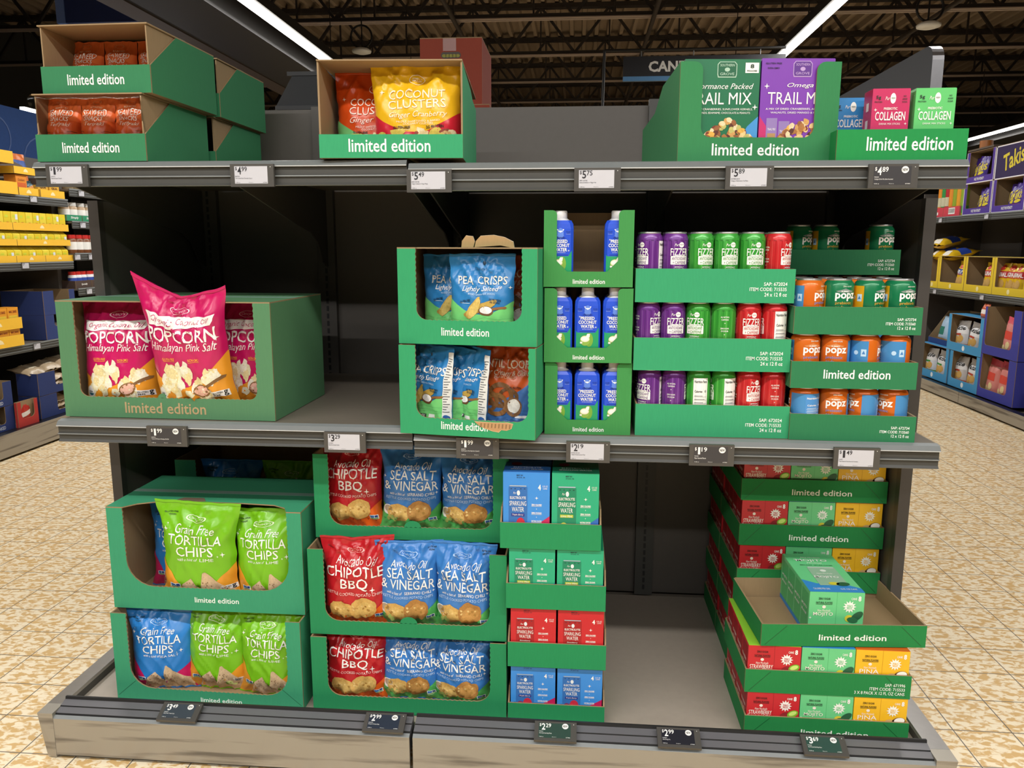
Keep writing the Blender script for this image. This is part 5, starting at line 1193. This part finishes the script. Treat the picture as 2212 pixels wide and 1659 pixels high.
    q = MB(); q.box(-4.42, -4.36, 2.0, 9.0, 1.2, 2.36, bw); ring = m('#2c4f8a')
    for y, z, r in ((4.1, 2.12, .16), (4.6, 1.95, .22), (5.2, 2.15, .18), (3.5, 2.0, .2)):
        for i in range(20):
            a, b = 2 * PI * i / 20, 2 * PI * (i + 1) / 20
            q.add([(-4.358, y + r_ * math.cos(g), z + r_ * math.sin(g)) for r_, g in ((r, a), (r, b), (r - .012, b), (r - .012, a))], [(0, 1, 2, 3)], ring)
    tag(q.build('wall_graphic'), 'dark blue wall panel with faint ring drawings above the left shelving', 'wall panel')
    q = MB(); q.box(-4.40, -4.36, 4.45, 7.4, 2.37, 2.39, LED); tag(q.build('cove_lamp'), 'thin lit strip along the top of the blue wall panel', 'lamp')
    t = thing('hanging_sign', 'dark blue hanging sign under the ceiling at the upper left', 'sign', (0, 0, 0))
    q = MB(); q.box(-4.30, -3.2, 5.0, 5.08, 3.17, 3.9, m('#1a2a5c', 'paint')); q.build('sign_board', t)
    q = MB(); q.box(-4.375, -4.30, 4.99, 5.09, 3.165, 3.9, m('#5f79b8', 'paint')); q.build('edge_trim', t)
build_left()

def build_right():
    run('aisle_shelving', 'right aisle shelving run loaded with purple and yellow snack boxes', 3.38, 4.1, 1.6, 6.4, 2.0, (1.5535, .9135), .10, -1, (2.6, 3.6, 4.85, 5.62))
    for y, z, l in ((5.72, 1.527, 'red canister trays'), (4.91, 1.53, 'purple boxes'), (5.70, .887, 'yellow boxes, farther one'), (4.85, .887, 'yellow boxes, nearer one')): bg_tag(3.375, y, z, -1, 'small far price tag under the ' + l)
    rd = '#c23646'
    for i, (a, b) in enumerate(((5.74, 5.915), (5.43, 5.735))):
        dbox('coral red canister tray on the right shelf, %s one' % ('farther', 'nearer')[i], (3.40, (a + b) / 2, 1.557), b - a, .3, .085, rd, -90, 'red canister trays', fh=.085, name='display_tray', cat='tray',
             extra=(lambda q, S: (q.shape([(.10, .02), (.22, .02), (.22, .075), (.10, .075)], WHITE, S, 1), [q.shape([(.105 + .008 * k, .03), (.109 + .008 * k, .03), (.109 + .008 * k, .068), (.105 + .008 * k, .068)], BLACK, S, 2) for k in range(14)])) if i else (lambda q, S: q.shape([(.05, .02), (.08, .02), (.08, .045), (.05, .045)], WHITE, S, 1)))
    cc = ['#df8a26', '#2f8f43', '#b3202a', '#df8a26', '#8aa32c', '#df9a26', '#8aa32c']
    for i in range(7):
        y = 5.878 - .0725 * i; t = thing('chip_canister', 'tall %s chip canister, %s from the left in the red trays' % (('orange', 'green', 'red', 'orange', 'olive', 'amber', 'olive')[i], ORD[i]), 'canister', (3.445, y, 1.5615), 0, 'chip canisters'); q = MB()
        q.lathe([(.035, 0), (.035, .262)], 20, m(cc[i], 'carton')); q.lathe([(.0354, .09 if i < 3 else .02), (.0354, .17 if i < 3 else .08)], 20, m('#c3c0a2' if i < 3 else '#3c8f43'), top=False, bottom=False); q.build('tube', t)
        q = MB(); q.lathe([(.0362, .262), (.0362, .272), (.034, .274)], 20, m('#e6e2d8', 'plastic')); q.build('lid', t)
    pu, wt = '#4c3190', m('#e6e4ea', 'card')
    def tak(a): a.t('Takis', .52, .60, .86, .36, '#d9c62a', .02, .12, 14); a.e(.6, .36, .26, .06, '#d9c62a', l=3, rot=14); a.p([(.1, .05), (.9, .05), (.8, .28), (.2, .24)], '#8a1f3a', l=2); a.e(.5, .16, .2, .08, '#d9882c', 'food', 3)
    k = 0
    for i, (a, b) in enumerate(((4.955, 5.42), (4.47, 4.945), (3.98, 4.46))):
        for j, z in enumerate((1.557, 1.8175)):
            closed = i >= 1 and j == 1
            W, H = b - a, .258; loc = (3.42, (a + b) / 2, z); lb = '%s purple snack box, %s column from the left' % (('lower', 'upper')[j], ORD[i]) + (', closed with a big logo' if closed else '')
            ex = (lambda q, S, W=W, H=H: [q.text('Takis', S, W * .56, H * .56, W * .62, H * .5, m('#d9c62a'), 2, .02, .12, 12), q.shape([(.0, 0), (W, 0), (W, .008), (0, .008)], wt, S, 1), q.shape([(.0, H - .008), (W, H - .008), (W, H), (0, H)], wt, S, 1), q.shape([(0, 0), (.012, 0), (.012, H), (0, H)], wt, S, 1)]) if closed else \
                 (lambda q, S, W=W, H=H: [q.text('FACE THE INTENSITY', S, W * .5, .032, W * .34, .022, WHITE, 2, .02), q.shape([(.0, 0), (W, 0), (W, .007), (0, .007)], wt, S, 1), q.shape([(0, 0), (.008, 0), (.008, H), (0, H)], wt, S, 1), q.shape([(W - .008, 0), (W, 0), (W, H), (W - .008, H)], wt, S, 1)])
            dbox(lb, loc, W, .3, H, pu if not closed else '#2a1a4a', -90, 'purple snack boxes', win=None if closed else u_cut(W, H, -W / 2 + .05, W / 2 - .045, .055, .01, True), fh=H, extra=ex, top=True)
            if not closed:
                for s in range(2):
                    bag('snack_bag', 'purple snack bag with yellow lettering in the %s box of column %s, %s one' % (('lower', 'upper')[j], ('one', 'two', 'three')[i], ('left', 'right')[s]), 'snack bag', 'purple snack bags', .16, .215, .06, m('#3f2484', 'film'), tak, (3.46 - .02 * s, (a + b) / 2 + .07 - (.0 if j == 0 else -.09) - .09 * s - .04 * (j == 0), z + .005), -90, -4, 6 if s else 0, 50 + i * 4 + j * 2 + s, True, parts=False)
    q = MB(); q.box(3.42, 3.7, 5.0, 5.42, 2.085, 2.10, KR2); q.lathe([(.05, 2.1), (.05, 2.17)], 16, m('#a8662a', 'carton'), (3.52, 5.33)); 
    tag(q.build('kraft_tray'), 'open kraft tray with a brown canister on top of the left purple boxes', 'tray')
    # yellow chip boxes
    ye = '#dcbe26'; W, H = .47, .290
    def chipb(c, s):
        def f(a): a.r(0, 1, .52, .74, c, l=1); a.t(s, .5, .63, .9, .14, '#f2f2ee', .03, .1); a.t('POTATO CHIPS', .5, .545, .7, .05, '#e8862a', .02); a.e(.5, .85, .2, .09, '#c9302a', l=2); [a.e(x, y, .2, .14, CHIP, 'food', 3) for x, y in ((.3, .3), (.68, .34), (.5, .16))]
        return f
    for i, (a, b) in enumerate(((5.76, 5.99), (5.27, 5.755), (4.80, 5.262), (4.32, 4.795), (3.84, 4.315))):
        W = b - a
        dbox('yellow potato chip box on the right middle shelf, %s from the left' % ORD[i], (3.42, (a + b) / 2, .917), W, .3, H, ye, -90, 'yellow chip boxes', win=u_cut(W, H, -W / 2 + .035, W / 2 - .035, .06, .01), top=i > 0, extra=lambda q, S, W=W: q.shape([(W / 2 + .02 * math.cos(g * PI / 8), .03 + .02 * math.sin(g * PI / 8)) for g in range(16)], m('#f2e6a8'), S, 1))
    for i, (y, ry, c, s, w) in enumerate(((5.86, 0, '#1f3f9a', 'WAVY', .17), (5.46, 6, '#1f3f9a', 'WAVY', .17), (5.00, 0, '#b81f26', 'ORIGINAL', .16), (4.77, 0, '#b81f26', 'ORIGINAL', .15), (4.66, 2, '#b81f26', 'ORIGINAL', .16), (4.54, 0, '#b81f26', 'ORIGINAL', .15))):
        bag('potato_chip_bag', 'yellow potato chip bag with %s band in the yellow boxes, %s from the left' % (('blue', 'red')[i > 1], ORD[i]), 'chip bag', 'yellow chip bags', w, .245, .07, m('#e0b822', 'film'), chipb(c, s), (3.46 - .01 * (i % 2), y, .922), -90, -4, ry, 60 + i, parts=False)
    for i, (y, z, rz) in enumerate(((5.90, 1.318, -70), (5.70, 1.212, -80), (5.96, 1.212, -95))):
        bag('potato_chip_bag', 'yellow and blue chip bag lying on top of the yellow boxes, %s' % ('highest', 'in front', 'farthest left')[i], 'chip bag', 'yellow chip bags', .22, .30, .09, m('#d9b020', 'film'), lambda a: (a.r(.0, 1, .35, .68, '#1f3f9a', l=1), a.r(.3, .7, .05, .22, '#e8e4d8', l=2)), (3.42, y, z + .03), rz, -78, 0, 70 + i, parts=False)
    # base shelf
    lb = '#3f93c8'
    def ket(c):
        def f(a): a.r(.02, .98, .55, .95, '#e2e4e8', l=1); a.t('Kettle', .5, .75, .84, .15, '#17181a', .03, .2); a.p([(0, 0), (1, 0), (1, .2), (0, .26)], c, l=1); [a.e(x, y, .2, .13, CHIP, 'food', 3) for x, y in ((.33, .34), (.66, .38))]; a.r(.1, .7, .50, .56, c, l=4)
        return f
    B = ((5.235, 5.81, .112, .30, 'lower left light blue chip box on the right base shelf', '#2f8f3c', '#cfd6e2'), (4.705, 5.205, .112, .300, 'lower middle light blue chip box on the right base shelf', '#b5402a', '#c9c6c6'), (4.70, 5.29, .4165, .305, 'upper middle light blue chip box on the right base shelf', '#b5402a', '#cfd2d6'))
    for i, (a, b, z, H, l, c, bc) in enumerate(B):
        W = b - a; dbox(l, (3.34, (a + b) / 2, z), W, .35, H, lb, -90, 'light blue chip boxes', win=u_cut(W, H, -W / 2 + .05, W / 2 - .05, .07, .02), top=i != 1, extra=lambda q, S, W=W: q.shape([(W / 2 + .022 * math.cos(g * PI / 8), .035 + .022 * math.sin(g * PI / 8)) for g in range(16)], m('#e6eef2'), S, 1))
        for s in range(2): bag('kettle_bag', 'white lettered chip bag in the %s, %s one' % (' '.join(l.split()[:5]), ('left', 'right')[s]), 'chip bag', 'white lettered chip bags', .21, .25, .08, m(bc, 'film'), ket(c), (3.37, (a + b) / 2 + .17 - .21 * s, z + .006), -90, -4, -4 + 8 * s, 80 + i * 2 + s, parts=False)
    dbox('dark navy box of bags above the lower left light blue box', (3.40, 5.52, .4165), .55, .35, .29, '#123a78', -90, 'navy boxes', fh=.05, side=[(0, 0), (.35, 0), (.35, .29), (.16, .29), (0, .05)])
    bag('snack_bag', 'pale blue and white bag standing in the navy box', 'snack bag', None, .28, .25, .09, m('#a9c4dc', 'film'), lambda a: (a.r(.1, .6, .3, .6, '#2a7a6a', l=2), a.p([(0, 0), (1, 0), (1, .16), (0, .2)], '#b9925a', l=1)), (3.44, 5.66, .425), -90, -12, 0, 90, parts=False)
    pb = '#393c9c'
    for i, (a, b, z, H, l) in enumerate(((4.18, 4.70, .112, .34, 'lower'), (4.18, 4.695, .4565, .37, 'upper'))):
        W = b - a; dbox('%s indigo box of pink bags on the right base shelf' % l, (3.34, (a + b) / 2, z), W, .36, H, pb, -90, 'indigo boxes', win=u_cut(W, H, -W / 2 + .03, W / 2 - .10, .07, .03))
        for s in range(2 - i): bag('snack_bag', 'pink and clear cracker bag in the %s indigo box%s' % (l, (', left one', ', right one')[s] if not i else ''), 'snack bag', 'pink bags', .20, .30, .07, m('#d98a84', 'film'), lambda a: (a.r(.2, .8, .45, .66, '#d9483a', l=2), [a.e(x, y, .14, .1, '#e3cf9a', 'food', 3) for x, y in ((.3, .2), (.6, .3), (.5, .12))], a.r(.0, 1, .84, 1, '#cf4a5a', l=1)), (3.37, (a + b) / 2 + .17 - .18 * s - .18 * i, z + .006), -90, -4, 4, 93 + i * 2 + s, parts=False)
    bag('snack_bag', 'red white bag leaning beside the upper indigo box', 'snack bag', None, .10, .12, .05, m('#d06a4a', 'film'), lambda a: a.r(.1, .9, .3, .6, '#f0e6e0'), (3.36, 4.80, .725), -90, -10, 0, 97, parts=False)
    bag('snack_bag', 'dark blue bag on the right base shelf beside the indigo boxes', 'snack bag', None, .2, .2, .08, m('#1f2f8a', 'film'), lambda a: a.e(.5, .5, .3, .25, '#c9d0e6', l=2), (3.36, 4.02, .118), -90, -8, 0, 98, parts=False)
build_right()

def build_rear():
    # rear run of shelving back to back with the main one
    t = thing('rear_shelving', 'shelving run standing back to back behind the main display', 'shelving', (0, 0, 0))
    q = MB(); q.box(-1.15, .95, .83, 5.5, .0, .12, DECKM); q.build('base', t)
    q = MB(); q.box(-.12, -.06, .86, 5.5, .12, 1.60, BACKM); q.build('spine', t)
    for z in (.5, .9, 1.3, 1.62): q = MB(); q.box(-1.10, .90, .83, 5.5, z - .02, z, DGREY); q.build('shelf', t)
    rb = '#8f3b28'
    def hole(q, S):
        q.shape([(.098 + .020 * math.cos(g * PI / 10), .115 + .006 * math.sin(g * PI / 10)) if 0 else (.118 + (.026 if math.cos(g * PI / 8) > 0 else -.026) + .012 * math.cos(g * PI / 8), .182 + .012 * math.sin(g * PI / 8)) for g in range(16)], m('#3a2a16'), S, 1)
        for k in range(5): q.shape([(.092 + .013 * k + .008 * math.cos(g * PI / 5), .180 + .006 * math.sin(g * PI / 5)) for g in range(10)], m('#8f8a3a', 'food'), S, 2)
    for k, (x, y, z, W, H) in enumerate(((-.365, 1.28, 1.6215, .262, .19), (-.382, 1.30, 1.8135, .236, .242))):
        dbox('rust red fruit box behind the coconut cluster box, %s of two' % ('lower', 'upper')[k], (x, y, z), W, .32, H, rb, 0, 'rust red boxes', fh=H, top=True, inner=m('#5d261c', 'card'), extra=hole if k else None)
        if k: q = MB(); q.box(-.03, .02, -.0008, -.0004, H - .045, H, m('#8a4a3e', 'film')); q.build('tape', [o for o in SC.objects if o.name.startswith('display_box') and not o.parent][-1])
    t = thing('black_crate', 'dark grey crate with sloping side behind the upper shelf, left of the open pouch box', 'crate', (-1.07, 1.3, 1.6205), 0)
    q = MB(); q.panel([(0, 0), (.36, 0), (.36, .32), (.075, .32), (0, .20)], (0, 0, 0), (1, 0, 0), (0, 0, 1), .34, m('#34373b', 'card'), m('#34373b', 'card'), m('#34373b', 'card')); q.build('crate_body', t)
    q = MB(); q.box(-.002, .362, -.006, 0, .185, .20, m('#23262a', 'paint')); q.box(.05, .362, -.004, 0, .31, .325, m('#23262a', 'paint')); q.build('rim', t)
    # header panel with rounded top corner at the right
    t = thing('header_panel', 'dark grey header panel with rounded corner rising behind the collagen cartons', 'sign panel', (1.245, 0, 0)); q = MB()
    r = .05; pts = [(4.0, 1.50), (4.0, 1.935)] + [(.95 + r - r * math.sin(k * PI / 12), 1.925 - r + r * math.cos(k * PI / 12)) for k in range(7)] + [(.95, 1.50)]
    q.panel([(-a, b) for a, b in pts][::-1], (-.018, 0, 0), (0, -1, 0), (0, 0, 1), .036, m('#333336', 'paint'), m('#333336', 'paint'), m('#77777a', 'metal')); q.build('panel', t)
    q = MB(); q.box(-.34, -.018, 1.1, 1.14, 1.585, 1.60, DGREY); q.box(-.34, -.018, 3.4, 3.44, 1.585, 1.60, DGREY); q.build('bracket', t)
    # hanging aisle sign with its rod frame
    Y = 5.0; t = thing('aisle_sign', 'black hanging aisle sign with light blue lower edge, partly hidden by the trail mix box', 'sign', (0, Y, 0), 0); q = MB()
    bk = m('#1d1f26', 'paint'); q.box(.455, 1.75, 0, .03, 2.66, 2.815, bk); S = Flat((.455, -.0002, 2.66), (1, 0, 0), (0, 0, 1)); q.text('CANDY', S, .405, .075, .40, .085, WHITE, 2, .035); q.build('sign_board', t)
    q = MB(); q.box(.455, 1.75, -.001, .031, 2.626, 2.66, m('#5b93c8', 'paint')); q.build('edge_band', t)
    q = MB(); q.tube((.30, .015, 2.868), (1.75, .015, 2.868), .011, BLK, 6); q.tube((.30, .015, 2.868), (.285, .015, 1.62), .011, BLK, 6); q.build('rod_frame', t)
    for x in (.60, 1.02, 1.55): q = MB(); q.tube((x, .015, 2.815), (x, .015, 2.868), .004, EDGE, 6); q.build('hook', t)
    # two round white wireless units under the joists
    for x, y, z, l in ((-2.26, 7.0, 3.345, 'white wireless unit with a cable loop above the open pouch box'), (3.235, 6.0, 3.235, 'white wireless unit with a cable loop at the upper right')):
        t = thing('wireless_unit', l, 'wireless unit', (x, y, z), 0, 'wireless units'); q = MB(); q.lathe([(.06, 0), (.10, .012), (.105, .03), (.075, .05)], 24, m('#f6f6f4', 'plastic')); q.build('unit_body', t)
        q = MB(); n = 24; pts = [(.115 * math.cos(2 * PI * i / n), .0, .175 + .115 * math.sin(2 * PI * i / n)) for i in range(n + 1)]
        for a, b in zip(pts[:-1], pts[1:]): q.tube(a, b, .011, BLK, 6)
        q.build('cable_loop', t)
        q = MB(); q.tube((0, .02, .05), (0, .02, .70), .008, BLK, 6); q.build('drop_rod', t)
build_rear()
